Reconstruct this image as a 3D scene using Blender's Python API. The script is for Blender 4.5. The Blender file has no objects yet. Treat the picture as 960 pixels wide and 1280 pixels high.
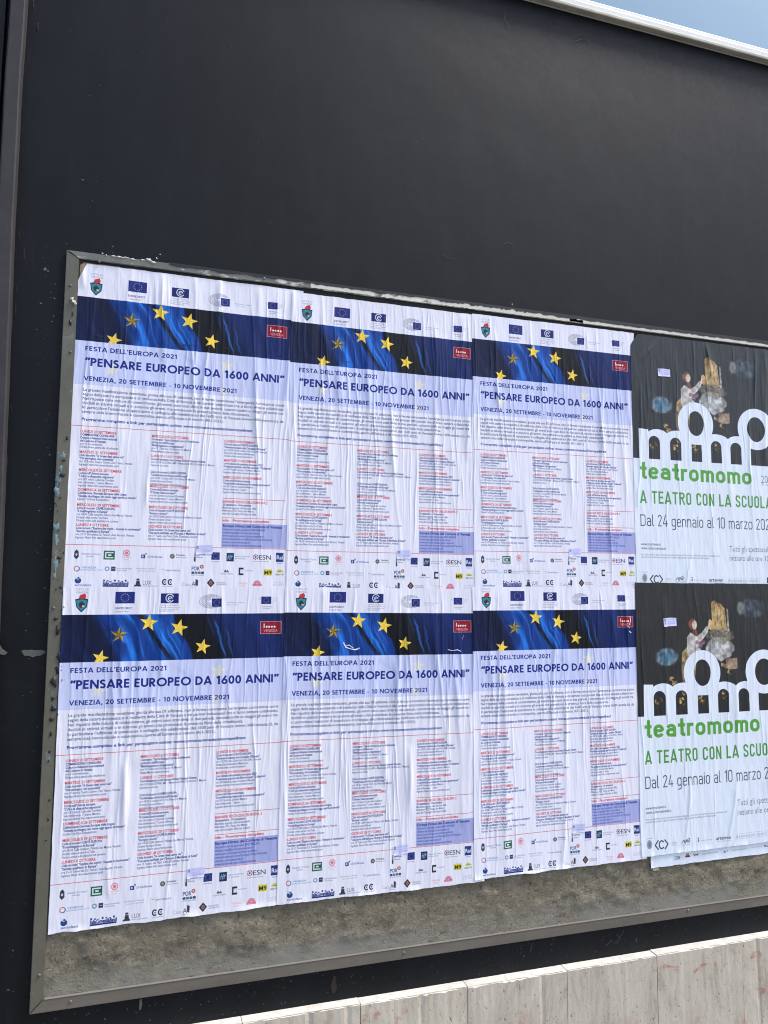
import bpy, bmesh, math, random
import numpy as np
from mathutils import Matrix, Vector
from math import sin, cos, pi, radians

random.seed(4)
RNG = np.random.RandomState(11)
S = bpy.context.scene
COL = S.collection
ZS = 1.80                     # board coordinates -> height above the pavement

# ------------------------------------------------------------------ camera
cam_d = bpy.data.cameras.new("camera")
cam = bpy.data.objects.new("camera", cam_d)
COL.objects.link(cam)
S.camera = cam
cam_d.sensor_fit = 'HORIZONTAL'
cam_d.sensor_width = 36.0
cam_d.lens = 949.94 / 960 * 36
cam_d.clip_start = 0.05
cam_d.clip_end = 500
yaw, pit, rol = -0.30802, 0.096482, -0.0084408
Rz = np.array([[cos(yaw), -sin(yaw), 0], [sin(yaw), cos(yaw), 0], [0, 0, 1]])
Rx = np.array([[1, 0, 0], [0, cos(pit), -sin(pit)], [0, sin(pit), cos(pit)]])
Ry = np.array([[cos(rol), 0, sin(rol)], [0, 1, 0], [-sin(rol), 0, cos(rol)]])
RR = Rz @ Rx @ Ry
m = Matrix.Identity(4)
for r in range(3):
    m[r][0] = RR[r, 0]; m[r][1] = RR[r, 2]; m[r][2] = -RR[r, 1]
m[0][3], m[1][3], m[2][3] = 0.22734, -2.56477, 0.03658 + ZS
cam.matrix_world = m

# ------------------------------------------------------------------ world, sun, exposure
SUN_EL, SUN_AZ = radians(58), radians(112)      # azimuth measured clockwise from +Y
w = bpy.data.worlds.new("World")
S.world = w
w.use_nodes = True
nt = w.node_tree
bg = nt.nodes["Background"]
sky = nt.nodes.new("ShaderNodeTexSky")
sky.sky_type = 'NISHITA'
sky.sun_disc = False
sky.sun_elevation = SUN_EL
sky.sun_rotation = SUN_AZ
sky.air_density = 1.0
sky.dust_density = 2.5
sky.ozone_density = 1.6
nt.links.new(sky.outputs[0], bg.inputs[0])
bg.inputs[1].default_value = 0.14
sun_d = bpy.data.lights.new("sun", 'SUN')
sun_d.energy = 1.5
sun_d.angle = radians(12)
sun_d.color = (1.0, 0.97, 0.93)
sun = bpy.data.objects.new("sun", sun_d)
COL.objects.link(sun)
sd = Vector((sin(SUN_AZ) * cos(SUN_EL), cos(SUN_AZ) * cos(SUN_EL), sin(SUN_EL)))
sun.rotation_euler = sd.to_track_quat('Z', 'Y').to_euler()
sun.location = (0, -6, 8)
S.view_settings.view_transform = 'Standard'
S.view_settings.look = 'None'
S.view_settings.gamma = 1
S.view_settings.exposure = 1.05
S.cycles.pixel_filter_type = 'BLACKMAN_HARRIS'
S.cycles.filter_width = 1.05

# ------------------------------------------------------------------ helpers
def srgb(r, g, b):
    f = lambda c: (c / 255 / 12.92) if c / 255 <= 0.04045 else ((c / 255 + 0.055) / 1.055) ** 2.4
    return (f(r), f(g), f(b), 1)

def tag(o, label=None, cat=None, group=None, kind=None):
    if label: o["label"] = label
    if cat: o["category"] = cat
    if group: o["group"] = group
    if kind: o["kind"] = kind
    return o

def empty(name, loc=(0, 0, 0)):
    o = bpy.data.objects.new(name, None)
    o.empty_display_size = 0.1
    COL.objects.link(o)
    o.location = loc
    return o

def link(name, me, mat=None, parent=None, loc=None):
    o = bpy.data.objects.new(name, me)
    COL.objects.link(o)
    if mat and not me.materials: me.materials.append(mat)
    if loc: o.location = loc
    if parent:
        o.parent = parent
        o.matrix_parent_inverse = Matrix.Translation(-Vector(parent.location)) if parent.parent is None else \
            Matrix.Translation(-Vector(parent.matrix_basis.translation))
    return o

def from_bm(name, bm, mat, parent=None, smooth=False):
    me = bpy.data.meshes.new(name)
    bm.to_mesh(me); bm.free()
    if smooth:
        for p in me.polygons: p.use_smooth = True
    return link(name, me, mat, parent)

def add_box(bm, x0, x1, y0, y1, z0, z1, bev=0.0):
    r = bmesh.ops.create_cube(bm, size=1.0)
    vs = r['verts']
    for v in vs:
        v.co = Vector(((x0 + x1) / 2 + v.co.x * (x1 - x0), (y0 + y1) / 2 + v.co.y * (y1 - y0), (z0 + z1) / 2 + v.co.z * (z1 - z0)))
    if bev:
        es = list({e for v in vs for e in v.link_edges})
        bmesh.ops.bevel(bm, geom=es, offset=bev, segments=2, affect='EDGES', profile=0.6)

def box(name, x0, x1, y0, y1, z0, z1, mat, parent=None, bev=0.0):
    bm = bmesh.new()
    add_box(bm, x0, x1, y0, y1, z0, z1, bev)
    return from_bm(name, bm, mat, parent)

def add_patch(bm, pts, y, th):
    """an irregular flake lying on a wall facing -Y; pts are (x, z)"""
    cx = sum(p[0] for p in pts) / len(pts); cz = sum(p[1] for p in pts) / len(pts)
    n = len(pts)
    back = [bm.verts.new((p[0], y, p[1])) for p in pts]
    front = [bm.verts.new((cx + (p[0] - cx) * .94, y - th, cz + (p[1] - cz) * .94)) for p in pts]
    c = bm.verts.new((cx, y - th * 1.1, cz))
    for i in range(n):
        j = (i + 1) % n
        bm.faces.new((back[i], back[j], front[j], front[i]))
        bm.faces.new((front[i], front[j], c))

def blob(cx, cz, rx, rz, n=10, rough=.35, rnd=random):
    ph = rnd.random() * 6
    return [(cx + rx * (1 + rough * (rnd.random() * 2 - 1)) * cos(2 * pi * i / n + ph), cz + rz * (1 + rough * (rnd.random() * 2 - 1)) * sin(2 * pi * i / n + ph)) for i in range(n)]

def add_ribbon(bm, pts, wid, y, th=.0004):
    """thin curved mark on a wall; pts (x, z)"""
    n = len(pts); L = []; R = []
    for i, (x, z) in enumerate(pts):
        a = pts[max(0, i - 1)]; b = pts[min(n - 1, i + 1)]
        dx, dz = b[0] - a[0], b[1] - a[1]; l = math.hypot(dx, dz) or 1
        ww = wid / 2 * (0.6 + 0.7 * random.random())
        L.append(bm.verts.new((x - dz / l * ww, y - th, z + dx / l * ww)))
        R.append(bm.verts.new((x + dz / l * ww, y - th, z - dx / l * ww)))
    for i in range(n - 1):
        bm.faces.new((L[i], R[i], R[i + 1], L[i + 1]))

# value noise (numpy)
def vnoise(x, y, seed=0):
    r = np.random.RandomState(seed).rand(256, 256)
    xi = np.floor(x).astype(int); yi = np.floor(y).astype(int)
    fx = x - xi; fy = y - yi
    fx = fx * fx * (3 - 2 * fx); fy = fy * fy * (3 - 2 * fy)
    g = lambda a, b: r[a & 255, b & 255]
    return (g(xi, yi) * (1 - fx) + g(xi + 1, yi) * fx) * (1 - fy) + (g(xi, yi + 1) * (1 - fx) + g(xi + 1, yi + 1) * fx) * fy
def fbm(x, y, seed=0, o=4):
    s = 0; a = .5; t = 0
    for k in range(o):
        s = s + a * vnoise(x * 2 ** k + 17.3 * k, y * 2 ** k + 5.1 * k, seed + k); t += a; a *= .5
    return s / t
def sst(a, b, x):
    t = np.clip((x - a) / (b - a), 0, 1); return t * t * (3 - 2 * t)

# ------------------------------------------------------------------ node material helper
class NM:
    def __init__(s, name):
        s.m = bpy.data.materials.new(name); s.m.use_nodes = True
        s.t = s.m.node_tree; s.b = s.t.nodes["Principled BSDF"]
        s.out = s.t.nodes["Material Output"]
    def n(s, ty, **kw):
        nd = s.t.nodes.new(ty)
        for k, v in kw.items():
            if k.startswith('i_'):
                key = k[2:]
                key = int(key) if key.isdigit() else key.replace('_', ' ')
                nd.inputs[key].default_value = v
            else: setattr(nd, k, v)
        return nd
    def l(s, a, b): s.t.links.new(a, b)
    def pos(s, scale=(1, 1, 1)):
        g = s.n("ShaderNodeNewGeometry"); mp = s.n("ShaderNodeMapping"); mp.inputs['Scale'].default_value = scale
        s.l(g.outputs['Position'], mp.inputs['Vector']); return mp.outputs[0]
    def noise(s, vec, sc, det=5, rough=.6, dist=0):
        nd = s.n("ShaderNodeTexNoise"); nd.inputs['Scale'].default_value = sc; nd.inputs['Detail'].default_value = det
        nd.inputs['Roughness'].default_value = rough; nd.inputs['Distortion'].default_value = dist
        s.l(vec, nd.inputs['Vector']); return nd.outputs['Fac']
    def ramp(s, fac, stops):
        nd = s.n("ShaderNodeValToRGB"); cr = nd.color_ramp
        while len(cr.elements) < len(stops): cr.elements.new(.5)
        for e, (p, c) in zip(cr.elements, stops):
            e.position = p; e.color = c if len(c) == 4 else (*c, 1)
        s.l(fac, nd.inputs[0]); return nd.outputs[0]
    def mix(s, fac, a, b, mode='MIX'):
        nd = s.n("ShaderNodeMix"); nd.data_type = 'RGBA'; nd.blend_type = mode
        for sock, v in ((nd.inputs[0], fac), (nd.inputs[6], a), (nd.inputs[7], b)):
            if hasattr(v, 'links'): s.l(v, sock)
            else: sock.default_value = v
        return nd.outputs[2]
    def math(s, op, a, b=0.0, clamp=False):
        nd = s.n("ShaderNodeMath"); nd.operation = op; nd.use_clamp = clamp
        for sock, v in ((nd.inputs[0], a), (nd.inputs[1], b)):
            if hasattr(v, 'links'): s.l(v, sock)
            else: sock.default_value = v
        return nd.outputs[0]
    def bump(s, h, strength=.3, dist=.002, prev=None):
        nd = s.n("ShaderNodeBump"); nd.inputs['Strength'].default_value = strength; nd.inputs['Distance'].default_value = dist
        s.l(h, nd.inputs['Height'])
        if prev: s.l(prev, nd.inputs['Normal'])
        return nd.outputs[0]
    def set(s, color=None, rough=None, metal=None, spec=None, normal=None):
        for k, v in (('Base Color', color), ('Roughness', rough), ('Metallic', metal), ('Specular IOR Level', spec), ('Normal', normal)):
            if v is None: continue
            if hasattr(v, 'links'): s.l(v, s.b.inputs[k])
            else: s.b.inputs[k].default_value = v
        return s.m

BW = [(0, (0, 0, 0, 1)), (1, (1, 1, 1, 1))]
def G(v): return (v, v, v, 1)

def plain(name, col, rough=.7, nsc=60, amt=.5, metal=0):
    k = NM(name); p = k.pos()
    dk = (col[0] * .7, col[1] * .7, col[2] * .7, 1)
    return k.set(k.mix(k.math('MULTIPLY', k.noise(p, nsc, 5, .7), amt), col, dk), rough, metal, normal=k.bump(k.noise(p, nsc * 2, 4), .4, .001))
# dark painted plaster
k = NM("dark_wall_paint")
p = k.pos()
big = k.noise(p, 1.3, 3, .5)
fine = k.noise(p, 38, 6, .7)
st = k.noise(k.pos((1, 1, .25)), 9, 4, .6)
c = k.ramp(big, [(.3, srgb(9, 11, 13)), (.7, srgb(14, 17, 20))])
c = k.mix(k.ramp(st, [(.45, G(0)), (.8, G(.5))]), c, srgb(26, 29, 32))
dust = k.noise(p, 160, 3, .8)
c = k.mix(k.ramp(dust, [(.68, G(0)), (.8, G(.22))]), c, srgb(70, 74, 76))
c = k.mix(k.ramp(k.noise(k.pos((1, 1, .05)), 60, 5, .7), [(.60, G(0)), (.76, G(.30))]), c, srgb(44, 47, 50))
c = k.mix(k.ramp(k.noise(k.pos((.12, 1, 1)), 26, 5, .7), [(.64, G(0)), (.78, G(.25))]), c, srgb(48, 50, 52))
roll = k.noise(k.pos((1, 1, 1)), 220, 4, .7)
nrm = k.bump(k.noise(p, 3.5, 5, .5), .3, .010)
nrm = k.bump(roll, .14, .0012, nrm)
M_wall = k.set(c, k.ramp(fine, [(.3, G(.47)), (.7, G(.60))]), normal=nrm, spec=.22)

k = NM("grey_metal_strip")
p = k.pos()
c = k.ramp(k.noise(p, 14, 6, .7), [(.3, srgb(54, 52, 52)), (.7, srgb(64, 61, 61))])
c = k.mix(k.ramp(k.noise(p, 90, 3, .7), [(.66, G(0)), (.75, G(.6))]), c, srgb(84, 84, 84))
M_strip = k.set(c, .7, spec=.3, normal=k.bump(k.noise(p, 60, 5), .2, .001))

# greenish grey painted frame rail with pale residue towards the right
k = NM("painted_rail_metal")
p = k.pos()
c = k.ramp(k.noise(p, 7, 6, .65), [(.3, srgb(88, 84, 71)), (.7, srgb(106, 102, 87))])
c = k.mix(k.ramp(k.noise(p, 55, 5, .75), [(.60, G(0)), (.7, G(.7))]), c, srgb(72, 70, 60))
sep = k.n("ShaderNodeSeparateXYZ"); k.l(p, sep.inputs[0])
stain = k.noise(k.pos((1, 1, .5)), 24, 6, .7)
c = k.mix(k.ramp(stain, [(.63, G(0)), (.68, G(.8))]), c, srgb(122, 140, 142))
c = k.mix(k.ramp(k.noise(p, 100, 3, .7), [(.70, G(0)), (.74, G(1))]), c, srgb(52, 48, 40))
M_rail = k.set(c, .45, spec=.5, normal=k.bump(k.noise(p, 70, 6, .7), .25, .0015))

k = NM("bare_aluminium_rail")
p = k.pos()
c = k.ramp(k.noise(k.pos((.2, 1, 1)), 16, 6, .65), [(.3, srgb(96, 88, 77)), (.7, srgb(116, 107, 96))])
c = k.mix(k.ramp(k.noise(p, 120, 3, .7), [(.66, G(0)), (.72, G(1))]), c, srgb(66, 60, 52))
M_botrail = k.set(c, .5, normal=k.bump(k.noise(p, 70, 6, .7), .2, .001))
M_lip = plain("lip_highlight_metal", srgb(132, 126, 116), .4, 60, .5)  # highlight along the raised rail lip, painted as a lighter metal colour
k = NM("weathered_pale_rail")
p = k.pos()
c = k.ramp(k.noise(p, 9, 6, .65), [(.3, srgb(98, 98, 90)), (.7, srgb(124, 123, 114))])
sep = k.n("ShaderNodeSeparateXYZ"); k.l(p, sep.inputs[0])
edge = k.math('MULTIPLY', k.math('ADD', sep.outputs[0], -.15), .38, clamp=True)
msk = k.math('ADD', k.noise(k.pos((.35, 1, 1)), 26, 6, .7), k.math('MULTIPLY', edge, .42))
c = k.mix(k.ramp(msk, [(.60, G(0)), (.68, G(1))]), c, srgb(226, 220, 203))
c = k.mix(k.ramp(k.noise(p, 100, 3, .7), [(.68, G(0)), (.74, G(1))]), c, srgb(62, 58, 50))
M_toprail = k.set(c, .5, normal=k.bump(msk, .6, .002))

# olive-grey backing panel under old glue
k = NM("glue_stained_panel")
p = k.pos()
sep = k.n("ShaderNodeSeparateXYZ"); k.l(p, sep.inputs[0])
a = k.noise(p, 11, 8, .68, .4)
b = k.noise(p, 70, 6, .75, .8)
c = k.ramp(a, [(.25, srgb(108, 100, 84)), (.5, srgb(142, 132, 112)), (.75, srgb(166, 156, 134))])
c = k.mix(k.ramp(b, [(.34, G(.9)), (.45, G(0))]), c, srgb(64, 60, 48))
c = k.mix(k.ramp(b, [(.57, G(0)), (.68, G(.75))]), c, srgb(176, 168, 148))
low = k.math('ADD', k.math('MULTIPLY', sep.outputs[2], -16), 16 * (ZS - 1.085), clamp=True)
lowf = k.math('MULTIPLY', low, k.ramp(k.noise(p, 6, 5, .6), [(.35, G(.2)), (.62, G(1))]))
c = k.mix(lowf, c, srgb(132, 128, 117))
fl = k.math('MULTIPLY', k.ramp(k.noise(k.pos((.6, 1, 1.6)), 42, 5, .7), [(.60, G(0)), (.66, G(1))]), k.math('ADD', k.math('MULTIPLY', sep.outputs[2], -40), 40 * (ZS - 1.135), clamp=True))
c = k.mix(fl, c, srgb(72, 88, 98))
hgt = k.mix(lowf, b, G(.5))
nrm = k.bump(hgt, 1.0, .017)
M_back = k.set(c, .75, normal=nrm, spec=.3)

# travertine-like stone slabs
k = NM("streaked_pale_stone")
g = k.n("ShaderNodeObjectInfo")
p = k.pos((1, 1, .30))
q = k.n("ShaderNodeVectorMath"); q.operation = 'ADD'
k.l(p, q.inputs[0])
cmb = k.n("ShaderNodeCombineXYZ"); k.l(k.math('MULTIPLY', g.outputs['Random'], 9), cmb.inputs[1]); k.l(cmb.outputs[0], q.inputs[1])
a = k.noise(q.outputs[0], 13, 9, .78, .8)
a2 = k.noise(q.outputs[0], 62, 8, .8, .3)
c = k.ramp(a, [(.32, srgb(156, 144, 126)), (.46, srgb(190, 178, 158)), (.64, srgb(208, 197, 178))])
c = k.mix(k.ramp(a2, [(.57, G(0)), (.72, G(.5))]), c, srgb(128, 128, 126))
c = k.mix(k.ramp(k.noise(q.outputs[0], 7, 4, .6), [(.55, G(0)), (.75, G(.45))]), c, srgb(176, 160, 140))
p2 = k.pos((1, 1, .55))
pits = k.noise(p2, 105, 3, .6)
pm = k.ramp(pits, [(.28, G(1)), (.35, G(0))])
c = k.mix(k.math('MULTIPLY', pm, .8), c, srgb(84, 78, 68))
c = k.mix(k.ramp(k.noise(k.pos((1, 1, .6)), 17, 4, .6), [(.62, G(0)), (.76, G(.4))]), c, srgb(188, 128, 104))
c = k.mix(k.ramp(k.math('ADD', g.outputs['Random'], 0), [(0, G(0)), (1, G(.22))]), c, srgb(168, 160, 160))
nrm = k.bump(k.ramp(pits, [(.28, G(0)), (.4, G(1))]), .5, .002)
nrm = k.bump(a2, .35, .003, nrm)
M_stone = k.set(c, .5, normal=nrm)
k = NM("skylit_stone_top")  # paler ledge stone, brightness of the sky-facing top put into its colour
M_ledge = k.set(k.ramp(k.noise(k.pos((1, 1, 1)), 30, 6, .7), [(.3, srgb(196, 190, 178)), (.55, srgb(222, 217, 206))]), .5)

k = NM("white_coated_metal")
p = k.pos()
c = k.ramp(k.noise(p, 5, 5, .6), [(.3, srgb(212, 208, 203)), (.7, srgb(226, 223, 219))])
c = k.mix(k.ramp(k.noise(k.pos((.3, 1, 1)), 60, 4, .7), [(.62, G(0)), (.72, G(.4))]), c, srgb(150, 148, 138))
M_white = k.set(c, .4, normal=k.bump(k.noise(p, 30, 4), .05, .001))
k = NM("grey_cream_underside_metal")  # drip edge under the frame, a darker grey-cream than the white metal
p = k.pos()
M_under = k.set(k.ramp(k.noise(k.pos((.4, 1, 1)), 26, 5, .6), [(.3, srgb(150, 146, 130)), (.7, srgb(196, 190, 172))]), .6)

k = NM("tinted_reflecting_glass")
p = k.pos()
k.set(srgb(130, 150, 160), .05, .85, normal=k.bump(k.noise(p, 1.2, 2), .08, .02))
M_glass = k.m

k = NM("street_paving")
p = k.pos()
br = k.n("ShaderNodeTexBrick"); br.inputs['Scale'].default_value = 1.6; br.inputs['Mortar Size'].default_value = .012
br.inputs['Color1'].default_value = srgb(128, 124, 118); br.inputs['Color2'].default_value = srgb(112, 110, 106); br.inputs['Mortar'].default_value = srgb(62, 60, 58)
k.l(p, br.inputs['Vector'])
c = k.mix(k.ramp(k.noise(p, 9, 7, .7), [(.3, G(0)), (.8, G(.5))]), br.outputs[0], srgb(90, 88, 84))
M_ground = k.set(c, .8, normal=k.bump(k.noise(p, 40, 6), .4, .003))

M_chip = plain("bare_plaster", srgb(96, 98, 90), .9, 220, 1.0)
M_speck = plain("pale_paint_speck", srgb(104, 108, 106), .8)
M_scratch = plain("dusty_scratch", srgb(66, 70, 72), .8)
M_torn = plain("torn_cream_paper", srgb(222, 217, 202), .8, 90, .6)
M_brown = plain("aged_brown_paper", srgb(150, 128, 104), .8, 50, .8)
M_dark_sheet = plain("near_black_paper", srgb(26, 25, 24), .8, 40, .8)  # near-black, makes the gap below the top rail black
M_glue = plain("black_glue_lump", srgb(34, 33, 32), .45, 80)
M_teal = plain("chalky_blue_paint", srgb(118, 140, 146), .7, 90, .9)
M_screw = plain("zinc_screw", srgb(120, 118, 108), .4, 200, .5, .5)
M_rust = plain("rusty_stain", srgb(38, 29, 20), .8)
M_drip = plain("dark_overpaint", srgb(19, 21, 23), .58)
M_ridge = plain("matt_black_ridge", srgb(17, 19, 21), .9)
M_tear = plain("white_paper_core", srgb(222, 222, 226), .8)
M_beige = plain("beige_masking_tape", srgb(190, 184, 160), .7)

k = NM("faint_red_spray_paint")
p = k.pos()
msk = k.ramp(k.noise(p, 75, 6, .75), [(.40, G(0)), (.62, G(.6))])
tr = k.n("ShaderNodeBsdfTransparent"); mx = k.n("ShaderNodeMixShader")
k.set(srgb(196, 104, 84), .8)
k.l(msk, mx.inputs[0]); k.l(tr.outputs[0], mx.inputs[1]); k.l(k.b.outputs[0], mx.inputs[2]); k.l(mx.outputs[0], k.out.inputs[0])
M_red = k.m

# ------------------------------------------------------------------ print rasteriser (draws the flat print of the posters)
PX = 2000
_fc = {}
def glyph_tris(s, bold):
    key = (s, bold)
    if key in _fc: return _fc[key]
    cu = bpy.data.curves.new("t", 'FONT'); cu.body = s; cu.size = 1.0
    cu.resolution_u = 3
    cu.offset = bold
    ob = bpy.data.objects.new("t", cu)
    me = bpy.data.meshes.new_from_object(ob)
    me.calc_loop_triangles()
    n = len(me.loop_triangles)
    if n == 0:
        _fc[key] = np.zeros((0, 3, 2)); return _fc[key]
    co = np.empty(len(me.vertices) * 3); me.vertices.foreach_get("co", co); co = co.reshape(-1, 3)[:, :2]
    ix = np.empty(n * 3, dtype=np.int32); me.loop_triangles.foreach_get("vertices", ix)
    t = co[ix.reshape(-1, 3)]
    ar = np.cross(t[:, 1] - t[:, 0], t[:, 2] - t[:, 0])
    t[ar < 0] = t[ar < 0][:, ::-1]
    bpy.data.objects.remove(ob); bpy.data.curves.remove(cu); bpy.data.meshes.remove(me)
    _fc[key] = t
    return t

# geometric capitals drawn from strokes (cap height 1)
W_ = .165
def arc(cx, cy, rx, ry, a0, a1, n=18):
    return [(cx + rx * cos(radians(a0 + (a1 - a0) * i / n)), cy + ry * sin(radians(a0 + (a1 - a0) * i / n))) for i in range(n + 1)]
h_ = W_ / 2
GEO = {
 'A': (.84, [[(.07, 0), (.42, 1.0)], [(.42, 1.0), (.77, 0)], [(.2, .27), (.64, .27)]]),
 'B': (.62, [[(h_, 0), (h_, 1)], [(0, 1 - h_), (.27, 1 - h_)] + arc(.27, .735, .18, .185, 90, -90) + [(0, .55)], [(0, .55), (.3, .55)] + arc(.3, .315, .22, .235, 90, -90) + [(0, h_)]]),
 'D': (.76, [[(h_, 0), (h_, 1)], [(0, 1 - h_), (.26, 1 - h_)] + arc(.26, .5, .41, .5 - h_, 90, -90) + [(0, h_)]]),
 'E': (.54, [[(h_, 0), (h_, 1)], [(0, 1 - h_), (.5, 1 - h_)], [(0, .52), (.47, .52)], [(0, h_), (.5, h_)]]),
 'F': (.52, [[(h_, 0), (h_, 1)], [(0, 1 - h_), (.5, 1 - h_)], [(0, .5), (.46, .5)]]),
 'I': (.18, [[(h_, 0), (h_, 1)]]),
 'L': (.46, [[(h_, 0), (h_, 1)], [(0, h_), (.46, h_)]]),
 'M': (.98, [[(.08, 0), (.2, 1)], [(.2, 1), (.49, .1)], [(.49, .1), (.78, 1)], [(.78, 1), (.9, 0)]]),
 'N': (.82, [[(h_, 0), (h_, 1)], [(.07, 1), (.75, 0)], [(.82 - h_, 0), (.82 - h_, 1)]]),
 'O': (1.02, [arc(.51, .5, .43, .43, 0, 360, 40)]),
 'P': (.58, [[(h_, 0), (h_, 1)], [(0, 1 - h_), (.27, 1 - h_)] + arc(.27, .69, .22, .31 - h_, 90, -90) + [(0, .38 + h_)]]),
 'R': (.64, [[(h_, 0), (h_, 1)], [(0, 1 - h_), (.27, 1 - h_)] + arc(.27, .7, .22, .3 - h_, 90, -90) + [(0, .4 + h_)], [(.27, .42), (.56, 0)]]),
 'S': (.56, [arc(.28, .735, .19, .18, 25, 225, 14) + arc(.27, .29, .21, .21, 65, -150, 14)]),
 'T': (.56, [[(.28, 0), (.28, 1)], [(0, 1 - h_), (.56, 1 - h_)]]),
 'U': (.72, [[(h_, 1), (h_, .34)] + arc(.36, .34, .36 - h_, .34 - h_, 180, 360) + [(.72 - h_, 1)]]),
 'V': (.78, [[(.07, 1), (.39, .04)], [(.39, .04), (.71, 1)]]),
 'Z': (.66, [[(.04, 1 - h_), (.6, 1 - h_)], [(.55, .95), (.1, .06)], [(.03, h_), (.63, h_)]]),
 '0': (.62, [arc(.31, .5, .31 - h_, .5 - h_, 0, 360, 32)]),
 '1': (.42, [[(.27, 0), (.27, 1)], [(.04, .78), (.27, .93)]]),
 '2': (.6, [arc(.3, .7, .2, .215, 170, -25, 14) + [(.08, .07)], [(.04, h_), (.58, h_)]]),
 '6': (.64, [arc(.32, .31, .235, .23, 0, 360, 26), [(.47, 1.0), (.12, .42)]]),
 ',': (.2, [[(.13, .16), (.05, -.16)]]),
 '-': (.34, [[(.03, .36), (.31, .36)]]),
 "'": (.2, [[(.12, 1.0), (.06, .72)]]),
 '"': (.46, [[(.20, 1.0), (.08, .70)], [(.46, 1.0), (.34, .70)]]),
 ' ': (.26, []),
}
def geo_tris(s, w=W_, gap=.13, G_=None):
    out = []; x = 0
    for ch in s:
        wd, st = (G_ or GEO)[ch]
        for pl in st:
            for (a, b) in zip(pl[:-1], pl[1:]):
                dx, dy = b[0] - a[0], b[1] - a[1]; l = math.hypot(dx, dy)
                if l < 1e-6: continue
                ex, ey = dx / l * .012, dy / l * .012
                nx, ny = -dy / l * w / 2, dx / l * w / 2
                q = [(x + a[0] - ex + nx, a[1] - ey + ny), (x + a[0] - ex - nx, a[1] - ey - ny), (x + b[0] + ex - nx, b[1] + ey - ny), (x + b[0] + ex + nx, b[1] + ey + ny)]
                out += [[q[0], q[1], q[2]], [q[0], q[2], q[3]]]
        x += wd + gap
    t = np.array(out)
    ar = np.cross(t[:, 1] - t[:, 0], t[:, 2] - t[:, 0])
    t[ar < 0] = t[ar < 0][:, ::-1]
    return t


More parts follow.
